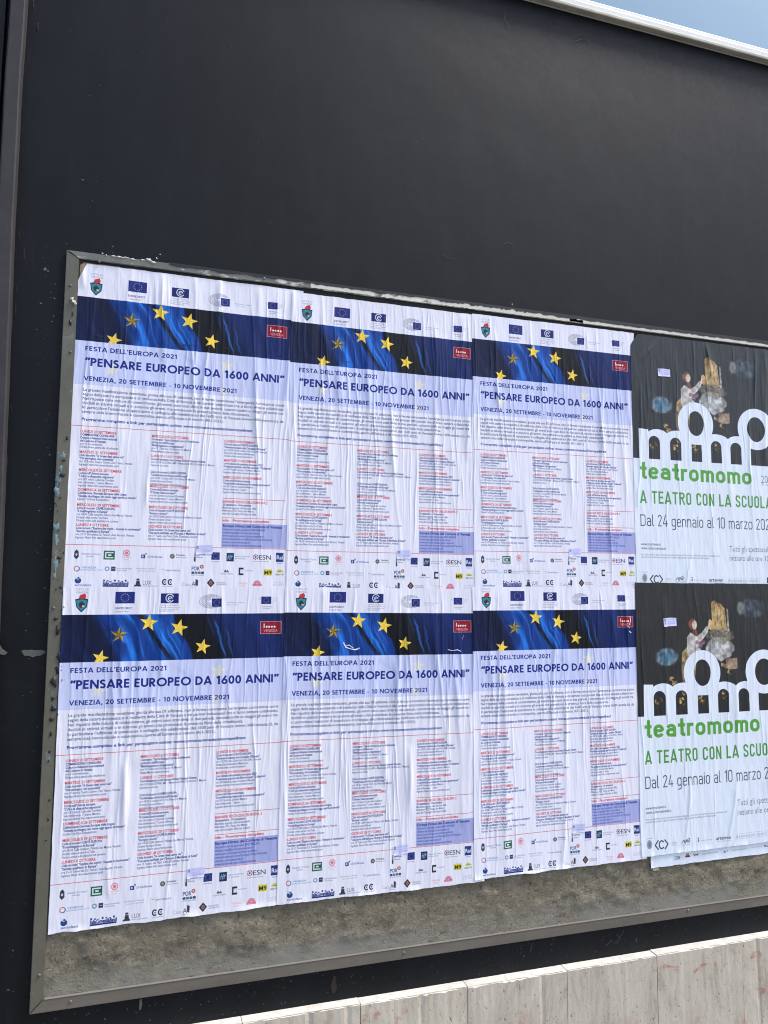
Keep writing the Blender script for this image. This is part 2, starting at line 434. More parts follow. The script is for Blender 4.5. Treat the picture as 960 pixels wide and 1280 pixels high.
def rr_path(x0, x1, y0, y1, r, a0=0, a1=360):
    """rounded column outline as one closed centre line"""
    P = arc(x1 - r, y1 - r, r, r, 0, 90, 8) + arc(x0 + r, y1 - r, r, r, 90, 180, 8) + arc(x0 + r, y0 + r, r, r, 180, 270, 8) + arc(x1 - r, y0 + r, r, r, 270, 360, 8)
    return P + [P[0]]
def make_din(w, xh=.72, k=1.0, rnd=.2):
    h = w / 2; q = {}
    cw = .50 * k; r = rnd
    q['A'] = (.62 * k, [[(h * .7, 0), (.31 * k, 1)], [(.31 * k, 1), (.62 * k - h * .7, 0)], [(.13 * k, .24), (.49 * k, .24)]])
    q['T'] = (.50 * k, [[(.25 * k, 0), (.25 * k, 1)], [(0, 1 - h), (.5 * k, 1 - h)]])
    q['E'] = (.46 * k, [[(h, 0), (h, 1)], [(0, 1 - h), (.46 * k, 1 - h)], [(0, .51), (.42 * k, .51)], [(0, h), (.46 * k, h)]])
    q['R'] = (.54 * k, [[(h, 0), (h, 1)], [(0, 1 - h), (.3 * k, 1 - h)] + arc(.3 * k, .735, .2 * k - h + .04, .265 - h, 90, -90) + [(0, .47 + h)], [(.28 * k, .46), (.5 * k, 0)]])
    q['O'] = (cw, [rr_path(h, cw - h, h - .01, 1.01 - h, r)])
    q['C'] = (cw, [[(cw - h, .70)] + arc(cw - h - r, 1.01 - h - r, r, r, 0, 90, 8) + arc(h + r, 1.01 - h - r, r, r, 90, 180, 8) + arc(h + r, h - .01 + r, r, r, 180, 270, 8) + arc(cw - h - r, h - .01 + r, r, r, 270, 360, 8) + [(cw - h, .30)]])
    q['N'] = (.54 * k, [[(h, 0), (h, 1)], [(h, 1), (.54 * k - h, 0)], [(.54 * k - h, 0), (.54 * k - h, 1)]])
    q['L'] = (.44 * k, [[(h, 0), (h, 1)], [(0, h), (.44 * k, h)]])
    q['U'] = (cw, [[(h, 1), (h, r + h)] + arc(h + r, h - .01 + r, r, r, 180, 270, 8) + arc(cw - h - r, h - .01 + r, r, r, 270, 360, 8) + [(cw - h, 1)]])
    q['S'] = (.5 * k, [[(.5 * k - h, .74), (.5 * k - h, .80)] + arc(.25 * k, .78, .25 * k - h, .23 - h, 0, 180, 12) + [(h, .70), (.12 * k, .57), (.38 * k, .43), (.5 * k - h, .3)] + arc(.25 * k, .22, .25 * k - h, .23 - h, 0, -180, 12) + [(h, .27)]])
    q['D'] = (.56 * k, [[(h, 0), (h, 1)], [(0, 1 - h), (.26 * k, 1 - h)] + arc(.56 * k - h - r, 1 - h - r, r, r, 90, 0, 8) + arc(.56 * k - h - r, h + r, r, r, 0, -90, 8) + [(0, h)]])
    lw = .46 * k; lr = min(r, (lw - w) / 2 * .98)
    q['o'] = (lw, [rr_path(h, lw - h, h - .01, xh + .01 - h, lr)])
    q['a'] = (lw, [[(lw - h, 0), (lw - h, xh - lr - h)] + arc(lw - h - lr, xh + .01 - h - lr, lr, lr, 0, 90, 8) + arc(h + lr, xh + .01 - h - lr, lr, lr, 90, 155, 6), [(lw - h, xh * .56), (h + lr * .8, xh * .56)] + arc(h + lr * .8, xh * .28 + h * .5, lr * .8, xh * .28 - h * .5, 90, 270, 10) + [(lw - h, h)]])
    q['e'] = (lw, [[(h, xh * .52), (lw - h, xh * .52), (lw - h, xh - lr - h)] + arc(lw - h - lr, xh + .01 - h - lr, lr, lr, 0, 90, 8) + arc(h + lr, xh + .01 - h - lr, lr, lr, 90, 180, 8) + arc(h + lr, h - .01 + lr, lr, lr, 180, 270, 8) + arc(lw - h - lr, h - .01 + lr, lr, lr, 270, 335, 6)])
    q['g'] = (lw, [rr_path(h, lw - h, h + .02, xh - h, lr), [(lw - h, xh), (lw - h, -.1)] + arc(lw - h - lr, -.12, lr, .13 - h * .3, 0, -90, 8) + [(h + .03, -.25)]])
    q['n'] = (lw, [[(h, 0), (h, xh)], arc(h + lr, xh + .01 - h - lr, lr, lr, 170, 90, 8) + arc(lw - h - lr, xh + .01 - h - lr, lr, lr, 90, 0, 8) + [(lw - h, 0)]])
    mw = .40 * k; mr = min(r, (mw - w) / 2 * .98)
    q['m'] = (mw * 2 - w, [[(h, 0), (h, xh)], arc(h + mr, xh + .01 - h - mr, mr, mr, 170, 90, 8) + arc(mw - h - mr, xh + .01 - h - mr, mr, mr, 90, 0, 8) + [(mw - h, 0)],
                       arc(mw - h + mr, xh + .01 - h - mr, mr, mr, 170, 90, 8) + arc(2 * mw - w - h - mr, xh + .01 - h - mr, mr, mr, 90, 0, 8) + [(2 * mw - w - h, 0)]])
    q['r'] = (.30 * k, [[(h, 0), (h, xh)], arc(h + lr, xh + .01 - h - lr, lr, lr, 175, 80, 8) + [(.30 * k, xh - h)]])
    q['t'] = (.30 * k, [[(.10 * k + h, xh * 1.38)] + [(.10 * k + h, .14)] + arc(.10 * k + h + .1, h + .09, .1, .1, 180, 270, 6) + [(.31 * k, h - .01)], [(0, xh - h), (.30 * k, xh - h)]])
    q['i'] = (w, [[(h, 0), (h, xh)], [(h, xh + .14), (h, xh + .14 + w)]])
    q['l'] = (.17 * k + h * .3, [[(h, 1.02), (h, .12)] + arc(h + .08, .08 + h, .08, .08, 180, 270, 6) + [(.18 * k + h * .3, h)]])
    q['z'] = (.40 * k, [[(.02, xh - h), (.39 * k, xh - h)], [(.37 * k, xh - w * .8), (.04, w * .8)], [(.01, h), (.40 * k, h)]])
    q['2'] = (.46 * k, [arc(.23 * k, .78, .23 * k - h, .23 - h, 175, -20, 14) + [(.02 + h, w * .9)], [(.01, h), (.46 * k, h)]])
    q['4'] = (.50 * k, [[(.28 * k, 1), (h * .7, .26)], [(0, .24), (.5 * k, .24)], [(.36 * k, 0), (.36 * k, .52)]])
    q['1'] = (.26 * k, [[(.26 * k - h, 0), (.26 * k - h, 1)], [(.02, .78), (.26 * k - h, .95)]])
    q['0'] = (.48 * k, [rr_path(h, .48 * k - h, h - .01, 1.01 - h, min(r, (.48 * k - w) / 2))])
    q[' '] = (.20, [])
    return q

class Canvas:
    """u right, v down, origin (0, v0)"""
    def __init__(s, wu, v0, v1, col):
        s.v0 = v0; s.W = int(wu * PX); s.H = int((v1 - v0) * PX); s.wu = wu; s.v1 = v1
        s.a = np.empty((s.H, s.W, 3), np.float32); s.a[:] = np.array(col) / 255
        s.q = {}
    def grid(s, u0, u1, v0, v1):
        x0, x1 = max(0, int(u0 * PX)), min(s.W, int(u1 * PX)); y0, y1 = max(0, int((v0 - s.v0) * PX)), min(s.H, int((v1 - s.v0) * PX))
        U, V = np.meshgrid((np.arange(x0, x1) + .5) / PX, (np.arange(y0, y1) + .5) / PX + s.v0)
        return (slice(y0, y1), slice(x0, x1)), U, V
    def segs(s, E, col, alpha=1.0):
        E = E * 1.0
        E[:, [0, 2]] *= PX; E[:, [1, 3]] = (E[:, [1, 3]] - s.v0) * PX
        x0 = max(0, int(E[:, [0, 2]].min()) - 1); x1 = min(s.W, int(E[:, [0, 2]].max()) + 3)
        y0 = max(0, int(E[:, [1, 3]].min()) - 1); y1 = min(s.H, int(E[:, [1, 3]].max()) + 2)
        if x1 <= x0 or y1 <= y0: return
        SS = 4
        sg = np.where(E[:, 3] > E[:, 1], 1.0, -1.0)
        sw = E[:, 3] < E[:, 1]
        F = E.copy(); F[sw] = E[sw][:, [2, 3, 0, 1]]
        j0 = np.ceil(F[:, 1] * SS - .5).astype(int); j1 = np.ceil(F[:, 3] * SS - .5).astype(int)
        j0 = np.maximum(j0, y0 * SS); j1 = np.minimum(j1, y1 * SS)
        n = np.maximum(0, j1 - j0); idx = np.repeat(np.arange(len(F)), n)
        if len(idx) == 0: return
        off = np.arange(len(idx)) - np.repeat(np.cumsum(n) - n, n)
        j = j0[idx] + off; y = (j + .5) / SS
        f = F[idx]; x = f[:, 0] + (f[:, 2] - f[:, 0]) * (y - f[:, 1]) / (f[:, 3] - f[:, 1])
        x = np.clip(x - x0, 0, x1 - x0 - 1.001)
        xi = x.astype(int); fr = x - xi; row = j // SS - y0; Wd = x1 - x0 + 1
        acc = np.bincount(row * Wd + xi, sg[idx] * (1 - fr) / SS, minlength=(y1 - y0) * Wd) + np.bincount(row * Wd + xi + 1, sg[idx] * fr / SS, minlength=(y1 - y0) * Wd)
        cov = np.clip(np.abs(np.cumsum(acc.reshape(-1, Wd), 1))[:, :x1 - x0], 0, 1)[..., None] * alpha
        A = s.a[y0:y1, x0:x1]; A[:] = A * (1 - cov) + np.array(col, np.float32) / 255 * cov
    def tris(s, t, col, alpha=1.0):
        if len(t) == 0: return
        E = np.concatenate([np.concatenate([t[:, i], t[:, (i + 1) % 3]], 1) for i in range(3)])
        s.segs(E, col, alpha)
    def poly(s, pts, col, alpha=1.0):
        a = np.array(pts, float); E = np.concatenate([a, np.roll(a, -1, 0)], 1); s.segs(E, col, alpha)
    def rect(s, u0, v0, u1, v1, col, alpha=1.0): s.poly([(u0, v0), (u1, v0), (u1, v1), (u0, v1)], col, alpha)
    def ell(s, cu, cv, ru, rv, col, alpha=1.0, n=36): s.poly([(cu + ru * cos(2 * pi * i / n), cv + rv * sin(2 * pi * i / n)) for i in range(n)], col, alpha)
    def ring(s, cu, cv, ru, rv, wd, col, a0=0, a1=360, n=48):
        o = [(cu + ru * cos(radians(a0 + (a1 - a0) * i / n)), cv - rv * sin(radians(a0 + (a1 - a0) * i / n))) for i in range(n + 1)]
        s.line(o, wd, col)
    def line(s, pts, wd, col, alpha=1.0):
        t = []
        for a, b in zip(pts[:-1], pts[1:]):
            dx, dy = b[0] - a[0], b[1] - a[1]; l = math.hypot(dx, dy) or 1e-9
            nx, ny = -dy / l * wd / 2, dx / l * wd / 2; ex, ey = dx / l * wd * .15, dy / l * wd * .15
            q = [(a[0] + nx - ex, a[1] + ny - ey), (a[0] - nx - ex, a[1] - ny - ey), (b[0] - nx + ex, b[1] - ny + ey), (b[0] + nx + ex, b[1] + ny + ey)]
            t += [[q[0], q[1], q[2]], [q[0], q[2], q[3]]]
        s.tris(np.array(t), col, alpha)
    def star(s, cu, cv, R, col, rot=0, dark=None):
        P_ = [(cu + (R if i % 2 == 0 else R * .4) * sin(rot + pi * i / 5), cv - (R if i % 2 == 0 else R * .4) * cos(rot + pi * i / 5)) for i in range(10)]
        s.poly(P_, col)
        if dark:
            for i in range(0, 10, 2): s.poly([(cu, cv), P_[i], P_[(i + 1) % 10]], dark)
    def text(s, txt, u, v, size, col, bold=0.0, width=None, sx=1.0, flush=False, right=False):
        """queue a line: left edge u, baseline v"""
        t = glyph_tris(txt, bold)
        if len(t) == 0: return 0
        mn, mx = t[..., 0].min(), t[..., 0].max()
        kx = size * sx if width is None else width / (mx - mn)
        X = (t[..., 0] - mn) * kx + u
        if right: X = X - (mx - mn) * kx
        Y = v - t[..., 1] * size
        s.q.setdefault(tuple(col), []).append(np.stack([X, Y], -1))
        return (mx - mn) * kx
    def geo(s, txt, u, v, cap, width, col, w=W_, G_=None, gap=.13, ref=None):
        t = geo_tris(txt, w, gap, G_)
        if ref:
            t2 = geo_tris(ref, w, gap, G_); width = width * (t[..., 0].max() - t[..., 0].min()) / (t2[..., 0].max() - t2[..., 0].min())
        mn, mx = t[..., 0].min(), t[..., 0].max()
        s.q.setdefault(tuple(col), []).append(np.stack([(t[..., 0] - mn) * width / (mx - mn) + u, v - t[..., 1] * cap], -1))
    def flush(s):
        for c, L in s.q.items():
            t = np.concatenate(L)
            s.tris(t, c)
        s.q = {}
    def image(s, name):
        s.flush()
        im = bpy.data.images.new(name, s.W, s.H, alpha=False)
        b = np.ones((s.H, s.W, 4), np.float32); b[..., :3] = np.clip(s.a[::-1], 0, 1)
        im.pixels.foreach_set(b.ravel()); im.update(); im.pack()
        return im

NAVY = (22, 38, 124); INK = (50, 54, 96); RED = (208, 44, 50)
EUB = (30, 44, 120)
# ------------------------------------------------------------------ print 1: festival poster
def draw_festival():
    c = Canvas(.735, -.055, 1.0, (234, 231, 240))
    # photo band of a blue star-spangled cloth
    sl, U, V = c.grid(0, .735, .062, .3507)
    wrp = fbm(U * 9, V * 9, 3) - .5
    a = U - .62 * (V - .062) + wrp * .05 + .9 * (V - .062) ** 2
    rid = fbm(a * 42, V * 5 + a * 6, 5, 3); rid2 = np.abs(fbm(a * 34 + 3, V * 4, 9, 2) - .5) * 2
    blue = sst(.075, .125, a + (fbm(U * 6, V * 20, 2) - .5) * .03) * (1 - sst(.325, .345, a))
    lum = .26 + .70 * sst(.35, .72, rid) * sst(.9, .2, rid2)
    base = np.stack([6 + 6 * rid, 12 + 20 * rid, 38 + 44 * rid], -1)
    cloth = np.stack([6 + 50 * lum ** 2, 26 + 112 * lum, 92 + 150 * lum], -1)
    img = base * (1 - blue[..., None]) + cloth * blue[..., None]
    blk = np.exp(-((a - (.222 + .03 * (V - .06) / .15)) / .013) ** 2) * .85 + sst(.33, .345, a) * (1 - sst(.40, .47, a - .15 * (V - .062)))
    blk = np.clip(blk, 0, 1)[..., None]
    img = img * (1 - blk) + np.array([7, 9, 20]) * blk
    rt = (sst(.42, .5, a - .1 * (V - .062)))[..., None]
    img = img * (1 - rt) + np.stack([10 + 14 * rid, 22 + 26 * rid, 66 + 46 * rid], -1) * rt
    for (s0, wd, am, v0, v1) in [(.452, .004, .8, .07, .2), (.475, .003, .5, .1, .2), (.30, .003, .8, .09, .2), (.262, .003, .7, .1, .2), (.185, .003, .6, .09, .2), (.145, .004, .5, .06, .2), (.318, .004, .5, .06, .16), (.435, .002, .4, .06, .13), (.24, .002, .5, .12, .2)]:
        st_ = np.exp(-((a - s0 + .12 * (V - .1)) / wd) ** 2) * am * sst(v0, v0 + .03, V) * (1 - sst(v1 - .02, v1 + .02, V))
        img = img + st_[..., None] * (np.array([60, 140, 240]) - img) * .8
    lil = np.array([206, 209, 238]) + (img - 60) * .035 - np.exp(-((U - (.33 + 1.4 * (V - .22))) / .012) ** 2)[..., None] * np.array([12, 10, 8]) * sst(.21, .24, V)[..., None] * (1 - sst(.24, .32, V))[..., None]
    low = sst(.2074, .2078, V)[..., None]
    c.a[sl] = (img * (1 - low) + lil * low) / 255
    Y = (252, 218, 84); YD = (240, 200, 66)
    pale = (226, 222, 208)
    for (u, v, R, cl, dk, rt_) in [(.113, .296, .025, pale, None, .2), (.478, .246, .027, pale, None, .1), (.472, .335, .02, pale, None, .3),
                             (.1156, .1963, .026, Y, YD, .25), (.169, .1254, .028, (176, 150, 66), (92, 80, 48), .1), (.257, .0889, .029, Y, YD, .1), (.3503, .1063, .029, Y, YD, .22), (.4257, .1675, .026, Y, YD, .2)]:
        c.star(u, v, R, cl, rt_, dk)
    c.poly([(.085, .2076), (.15, .2076), (.15, .225), (.085, .225)], (206, 209, 238))
    # small red plate
    c.rect(.611, .088, .681, .130, (206, 160, 170)); c.rect(.6125, .0895, .6795, .1285, (146, 24, 40))
    for i, x in enumerate((.624, .632, .6405, .6495, .6585)):
        if i: c.ell(x, .1065, .0035, .0035, (238, 220, 222))
        else: c.rect(.622, .096, .6255, .110, (238, 220, 222))
    c.text("VENEZIA", .622, .1235, .0125, (226, 170, 176), .01, width=.047)
    # header logos
    def euflag(u0, v0, u1, v1):
        c.rect(u0, v0, u1, v1, EUB); cu, cv, r = (u0 + u1) / 2, (v0 + v1) / 2, (v1 - v0) * .33
        for i in range(12): c.star(cu + r * sin(i * pi / 6), cv - r * cos(i * pi / 6), r * .16, (236, 214, 110))
    c.text("CITTÀ DI", .037, -.013, .009, (150, 150, 164), 0, width=.036); c.text("VENEZIA", .037, -.004, .009, (150, 150, 164), 0, width=.036)
    c.poly([(.036, .014), (.040, .038), (.055, .055), (.071, .038), (.074, .014), (.055, .010)], (34, 52, 82))
    c.poly([(.039, .018), (.043, .037), (.055, .050), (.068, .037), (.071, .018), (.055, .014)], (48, 138, 150))
    c.poly([(.046, .028), (.055, .02), (.064, .028), (.062, .04), (.05, .04)], (60, 48, 50)); c.ell(.06, .036, .004, .003, (220, 200, 190))
    c.poly([(.046, .012), (.050, .001), (.064, -.004), (.068, .004), (.066, .012)], (198, 52, 56))
    euflag(.1535, -.009, .2115, .0275)
    c.text("EUROPE DIRECT", .1535, .0455, .0095, (70, 70, 110), .012, width=.053); c.text("Comune di Venezia", .1535, .055, .008, (110, 110, 130), 0, width=.043)
    c.rect(.291, -.004, .3465, .0275, (30, 40, 104))
    c.ring(.319, .011, .012, .0125, .0028, (220, 222, 235), 20, 330); c.ring(.32, .0125, .006, .006, .0025, (220, 222, 235), 0, 290); c.line([(.314, .013), (.326, .010)], .002, (220, 222, 235))
    c.text("COUNCIL OF EUROPE", .29, .036, .006, (130, 130, 150), 0, width=.057)
    for i, v in enumerate((.042, .048, .054)): c.text(["Consiglio d'Europa Ufficio di Venezia", "Council of Europe Venice Office", "CONSEIL DE L'EUROPE"][i], .287, v, .0055, (130, 130, 150), 0, width=[.065, .062, .045][i])
    for i in range(7):
        c.ring(.449, .022, .037 - i * .0045, .022 - i * .0027, .0011, (120, 120, 132), 20 + 6 * i, 320)
    c.rect(.4495, .0095, .4825, .0395, (236, 236, 244)); euflag(.4515, .0125, .4825, .0395)
    c.text("Parlamento europeo", .500, .028, .0065, (140, 142, 162), 0, width=.055); c.text("Ufficio in Italia", .500, .035, .0055, (150, 150, 165), 0, width=.035)
    for i in range(5): c.line([(.603 + .004 * i, .014 + i * .003), (.613, .010 + i * .004)], .001, (150, 152, 172)); c.line([(.646, .010 + i * .004), (.668 - i * .002, .012 + i * .003)], .001, (180, 182, 196))
    euflag(.6125, .0065, .6455, .031)
    c.text("Commissione", .615, .042, .0065, (90, 90, 120), 0, width=.032); c.text("europea", .620, .048, .0055, (110, 110, 130), 0, width=.022)
    # headlines
    c.geo("FESTA DELL'EUROPA 2021", .031, .2395, .0150, .2835, NAVY, .18)
    c.geo('"PENSARE EUROPEO DA 1600 ANNI"', .0315, .2885, .0262, .6445, NAVY, .205)
    c.geo("VENEZIA, 20 SETTEMBRE - 10 NOVEMBRE 2021", .031, .3375, .0147, .482, NAVY, .18)
    body = ["La grande manifestazione veneziana, giunta alla sua IX edizione, non si ferma nonostante l'emergenza coronavirus come",
            "segno della natura europeista e di resilienza della Città di Venezia e dei partner istituzionali che si fanno sempre collaborato.",
            "Nel rispetto delle misure di contenimento, gli eventi sono stati divisi in due periodi, concentrando su maggio gli eventi tra-",
            "ducibili in attività virtuali e in autunno gli eventi che prevedono la presenza fisica della cittadinanza.",
            "In particolare l'edizione di quest'anno è collegata alle celebrazioni dei 1600 anni di Venezia (www.1600.venezia.it), da",
            "sempre città interculturale e cosmopolita, aperta all'Europa e al mondo (421-2021)."]
    for i, (t, wd) in enumerate(zip(body, [.645, .645, .645, .53, .645, .442])):
        c.text(t, .0305, .3715 + i * .0142, .0135, INK, .004, width=wd)
    c.text("Programma completo e link per partecipare online: www.comune.venezia.it/europedirect", .0305, .4675, .0135, NAVY, .02, width=.54)
    for v, u0, u1 in ((.4847, 0, .735), (.8618, 0, .735), (.6968, .477, .69), (.7615, .477, .69)): c.rect(u0, v - .0008, u1, v + .0008, (205, 78, 84))
    # programme columns
    def block(u, v, head, lines, pitch=.0098):
        c.text(head, u, v + .004, .0118, RED, .014, sx=.90)
        for i, (t, bo) in enumerate(lines):
            c.text(t, u, v + .004 + (i + 1) * pitch, .0102, (28, 38, 104) if bo else (66, 70, 110), .016 if bo else .002, sx=.80 if bo else .76)
    B, N = 1, 0
    block(.029, .502, "LUNEDÌ 20 SETTEMBRE", [("COMMISSIONE CONSILIARE", B), ("Cultura e Relazioni Internazionali", B), ("del Comune di Venezia", B), ("ore 15 Commissione", N), ("Diretta video aperta alla cittadinanza", N)])
    block(.029, .568, "MARTEDÌ 21 SETTEMBRE", [('Ciclo incontri: "A Green deal siamo noi"', B), ('"Vivi ecologico, vivi sostenibile"', B), ("ore 17 Antico Teatro Comics Zen Teatro, Venezia", N), ("Ingresso libero fino esaurimento posti", N)])
    block(.029, .625, "MERCOLEDÌ 22 SETTEMBRE", [("Corso sull'Unione europea", B), ("\"L'UE e le dinamiche migratorie\"", B), ("ore 16 Centro Culturale Candiani", N), ("Sala conferenze 1° piano, Mestre", N), ("Ingresso libero fino esaurimento posti", N)])
    block(.029, .688, "DOMENICA 26 SETTEMBRE", [("Celebrazione Giornata Europea delle Lingue", B), ('"Venezia plurilingue, ieri come oggi: aperta al mondo"', B), ("Canale YouTube Europedirect", N)])
    block(.029, .736, "MERCOLEDÌ 29 SETTEMBRE", [("Ciclo di incontri CAFFÈ EUROPA", B), ('"Il multilinguismo in Europa"', B), ("ore 18.30 Caffè letterari, Palazzo San Marco, Venezia", N), ("Diretta video anche YouTube", N), ("Diretta anche sulla piattaforma comune", N)])
    block(.029, .799, "LUNEDÌ 4 OTTOBRE", [('Ciclo incontri "Explora the world - Venezia in movimento"', B), ('"Servizio qualificato in Europa"', B), ("ore 15-17 Università Ca' Foscari, Aula Baratto, Venezia", N), ("Ingresso libero fino esaurimento posti", N)])
    block(.2455, .503, "MERCOLEDÌ 6 OTTOBRE", [('Convegno: "Spritz Europa" per la Conferenza', B), ("sul futuro dell'Europa", B), ('"Multilinguismo e integrazione"', B), ("ore 17 Caffè Art, Via Poerio 19, Mestre", N), ("Piazza Mestre spazio sociale", N)])
    block(.2455, .568, "LUNEDÌ 11 OTTOBRE", [("Coordinamento rete Europe Direct Venezia Veneto", B), ("ore 10, 30 AUSTRIA, M9 – Museo del 900, Via Poerio 7, Mestre", N), ("Ingresso su invito", N)])
    block(.2455, .610, " ", [("Ciclo di incontri CAFFÈ EUROPA", B), ('"Conferenza sul futuro dell\'Europa"', B), ("ore 18.30 - Scuola ART, Via Piave 34, Mestre", N), ("Diretta Europe Direct", N), ("Ingresso libero con prenotazione", N)])
    block(.2455, .667, "MERCOLEDÌ 13 OTTOBRE", [("Corso sull'Unione europea", B), ('"Il Green Deal europeo"', B), ("ore 16 Centro Culturale Candiani", N), ("Sala conferenze 1° piano, Mestre", N), ("Ingresso libero fino esaurimento posti", N)])
    block(.2455, .735, "MERCOLEDÌ 20 OTTOBRE", [("Ciclo di incontri CAFFÈ EUROPA", B), ('"Europa e donne"', B), ("ore 18.30 Caffè letterari, Palazzo San Marco, Venezia", N), ("Diretta Europe Direct", N), ("Ingresso libero con prenotazione", N)])
    block(.2455, .798, "GIOVEDÌ 28 OTTOBRE", [('Ciclo incontri: "A Green deal siamo noi"', B), ('"Una carta dell\'Italia per l\'Europa: il Manifesto di Assisi"', B), ("ore 17 Teatro dei Filari, Calle Giustinian, Venezia", N), ("Ingresso libero fino esaurimento posti", N)])
    block(.478, .504, "LUNEDÌ 8 NOVEMBRE", [("Ciclo di incontri CAFFÈ EUROPA", B), ('"Semestre Italiano del Consiglio d\'Europa"', B), ("ore 18.30 Caffè, Calle San Polo 2041, Venezia", N), ("Piazza San Sebastiano Mediateca", N), ("Diretta video anche Facebook", N)])
    block(.478, .569, "MARTEDÌ 9 NOVEMBRE", [("Live Unions del pensiero europeo 2021", B), ('Proiezione gratuita del film europeo "Collective"', B), ("ore 20 Piazza Europa, Candiani, Mestre", N), ("Ingresso libero fino esaurimento posti", N)])
    block(.478, .626, "MERCOLEDÌ 10 NOVEMBRE", [("Corso sull'Unione europea", B), ('"Le politiche europee per le nuove generazioni"', B), ("ore 18 Centro Candiani Mestre", N), ("Sala conferenze 1° piano", N), ("Ingresso libero fino a esaurimento posti", N)])
    block(.478, .7075, "BANNER FESTA DELL'EUROPA 2", [("20 settembre - 10 novembre", B), ("Manifesto appeso sulla facciata della", N), ("Biblioteca VEZ, Piazza San Marco", N), ("sede del Consiglio d'Europa in Italia", N)])
    c.flush()
    c.rect(.478, .779, .735, .8600, (168, 172, 216))
    c.text("Info - Programma completo", .479, .7745, .0125, RED, .02, width=.156)
    c.text("Europe Direct del Comune di Venezia", .481, .7920, .0125, NAVY, .022, width=.197)
    for i, (t, wd) in enumerate([("Numero verde gratuito 800 496200", .14), ("infoeuropa@comune.venezia.it", .12), ("www.comune.venezia.it/europedirect", .135), ("www.facebook.com/EuropeDirectVenezia", .165), ("www.cde.venezia.it", .09), ("www.facebook.com/comunevenezia", .13)]):
        c.text(t, .481, .8035 + i * .0105, .0105, (70, 84, 160), .01, width=wd)
    # sponsor logos row 1
    g = (110, 112, 128)
    c.poly([(.028, .884), (.034, .877), (.040, .884), (.041, .9), (.034, .908), (.027, .9)], (60, 60, 72)); c.ell(.034, .893, .003, .004, (200, 200, 210))
    c.text("Università Ca' Foscari", .048, .893, .0085, g, 0, width=.056); c.text("Venezia", .062, .900, .007, g, 0, width=.022)
    c.rect(.114, .879, .147, .907, (34, 92, 70)); c.rect(.118, .883, .143, .903, (222, 230, 226)); c.rect(.122, .887, .143, .899, (34, 92, 70)); c.rect(.127, .8905, .137, .8955, (222, 230, 226))
    for i in range(12): c.ell(.182 + .009 * cos(i * .52), .885 + .009 * sin(i * .52), .0022, .0022, (222, 130, 144))
    c.ell(.182, .885, .005, .005, (222, 120, 134)); c.text("CREA VENEZIA", .170, .901, .007, (214, 150, 160), 0, width=.026); c.text("museo", .174, .908, .006, (214, 160, 170), 0, width=.016)
    c.rect(.227, .889, .239, .901, (44, 62, 128)); c.rect(.230, .892, .234, .898, (220, 222, 236)); c.poly([(.238, .886), (.244, .884), (.242, .891)], (44, 62, 128))
    c.text("CA' FOSCARI eureka", .246, .8985, .009, (70, 84, 140), .01, width=.046)
    c.ell(.323, .893, .0075, .0075, (86, 80, 72)); c.ell(.323, .893, .004, .004, (160, 154, 140)); c.text("Veneto", .334, .891, .009, (84, 80, 86), .015, width=.03); c.text("Ateneo Veneto", .334, .898, .006, g, 0, width=.034)
    c.rect(.393, .880, .3955, .905, (48, 48, 58)); c.text("i", .391, .908, .02, (48, 48, 58), .03, width=.006); c.text("venice", .400, .888, .009, (60, 60, 72), .015, width=.026); c.text("informa", .400, .897, .007, (80, 80, 92), 0, width=.02)
    euflag(.447, .877, .4735, .9015); c.text("Comm. europea", .447, .909, .0055, (70, 76, 120), 0, width=.026)
    c.rect(.496, .878, .520, .906, (32, 48, 84))
    for i in range(3): c.line([(.500 + i * .005, .900), (.504 + i * .005, .884)], .002, (150, 176, 200))
    c.line([(.499, .892), (.517, .889)], .002, (150, 176, 200)); c.text("Istituto Studi Europei", .524, .891, .0065, g, 0, width=.048); c.text("di Venezia", .524, .898, .006, g, 0, width=.035)
    for i in range(8): c.ell(.592 + .0075 * cos(i * pi / 4), .890 + .0075 * sin(i * pi / 4), .0022, .0022, [(206, 70, 90), (80, 70, 110)][i % 2])
    c.ell(.592, .890, .003, .003, (60, 60, 80)); c.text("ESN", .603, .898, .0215, (62, 62, 78), .006, width=.040); c.text("Erasmus Student Network", .585, .906, .0055, g, 0, width=.05)
    c.rect(.660, .874, .6855, .905, (36, 58, 120)); c.text("Rai", .6625, .896, .019, (232, 234, 244), .02, width=.0205); c.text("Veneto", .663, .912, .0065, (70, 84, 140), 0, width=.02)
    # row 2
    c.ring(.037, .937, .0075, .0075, .0026, (200, 120, 90), 60, 240); c.ring(.037, .937, .0075, .0075, .0026, (60, 110, 170), -110, 50)
    c.text("VENEZIA", .050, .936, .0085, (84, 134, 178), .005, width=.045); c.text("METROPOLITANA CITTÀ", .048, .943, .0065, (110, 150, 190), 0, width=.064)
    c.ring(.126, .936, .0055, .0055, .0035, (120, 160, 190)); c.rect(.138, .929, .151, .943, (58, 62, 84)); c.line([(.141, .936), (.149, .936)], .002, (160, 170, 190)); c.text("Unione Veneta Bonifiche", .155, .937, .0065, g, 0, width=.045); c.text("Centro Europeo", .155, .943, .006, g, 0, width=.03)
    c.text("Fondazione Venezia", .212, .936, .007, (136, 138, 152), 0, width=.058); c.text("per la ricerca", .219, .943, .006, (136, 138, 152), 0, width=.05)
    c.line([(.290, .934), (.296, .938), (.301, .935)], .0012, (120, 120, 134)); c.text("pietrobianca", .304, .941, .0095, (110, 112, 126), .003, width=.045)
    c.text("POR", .385, .937, .0175, (56, 84, 130), .02, width=.026); c.ell(.417, .925, .0062, .0062, (170, 84, 66)); c.ell(.417, .925, .003, .003, (228, 200, 180))
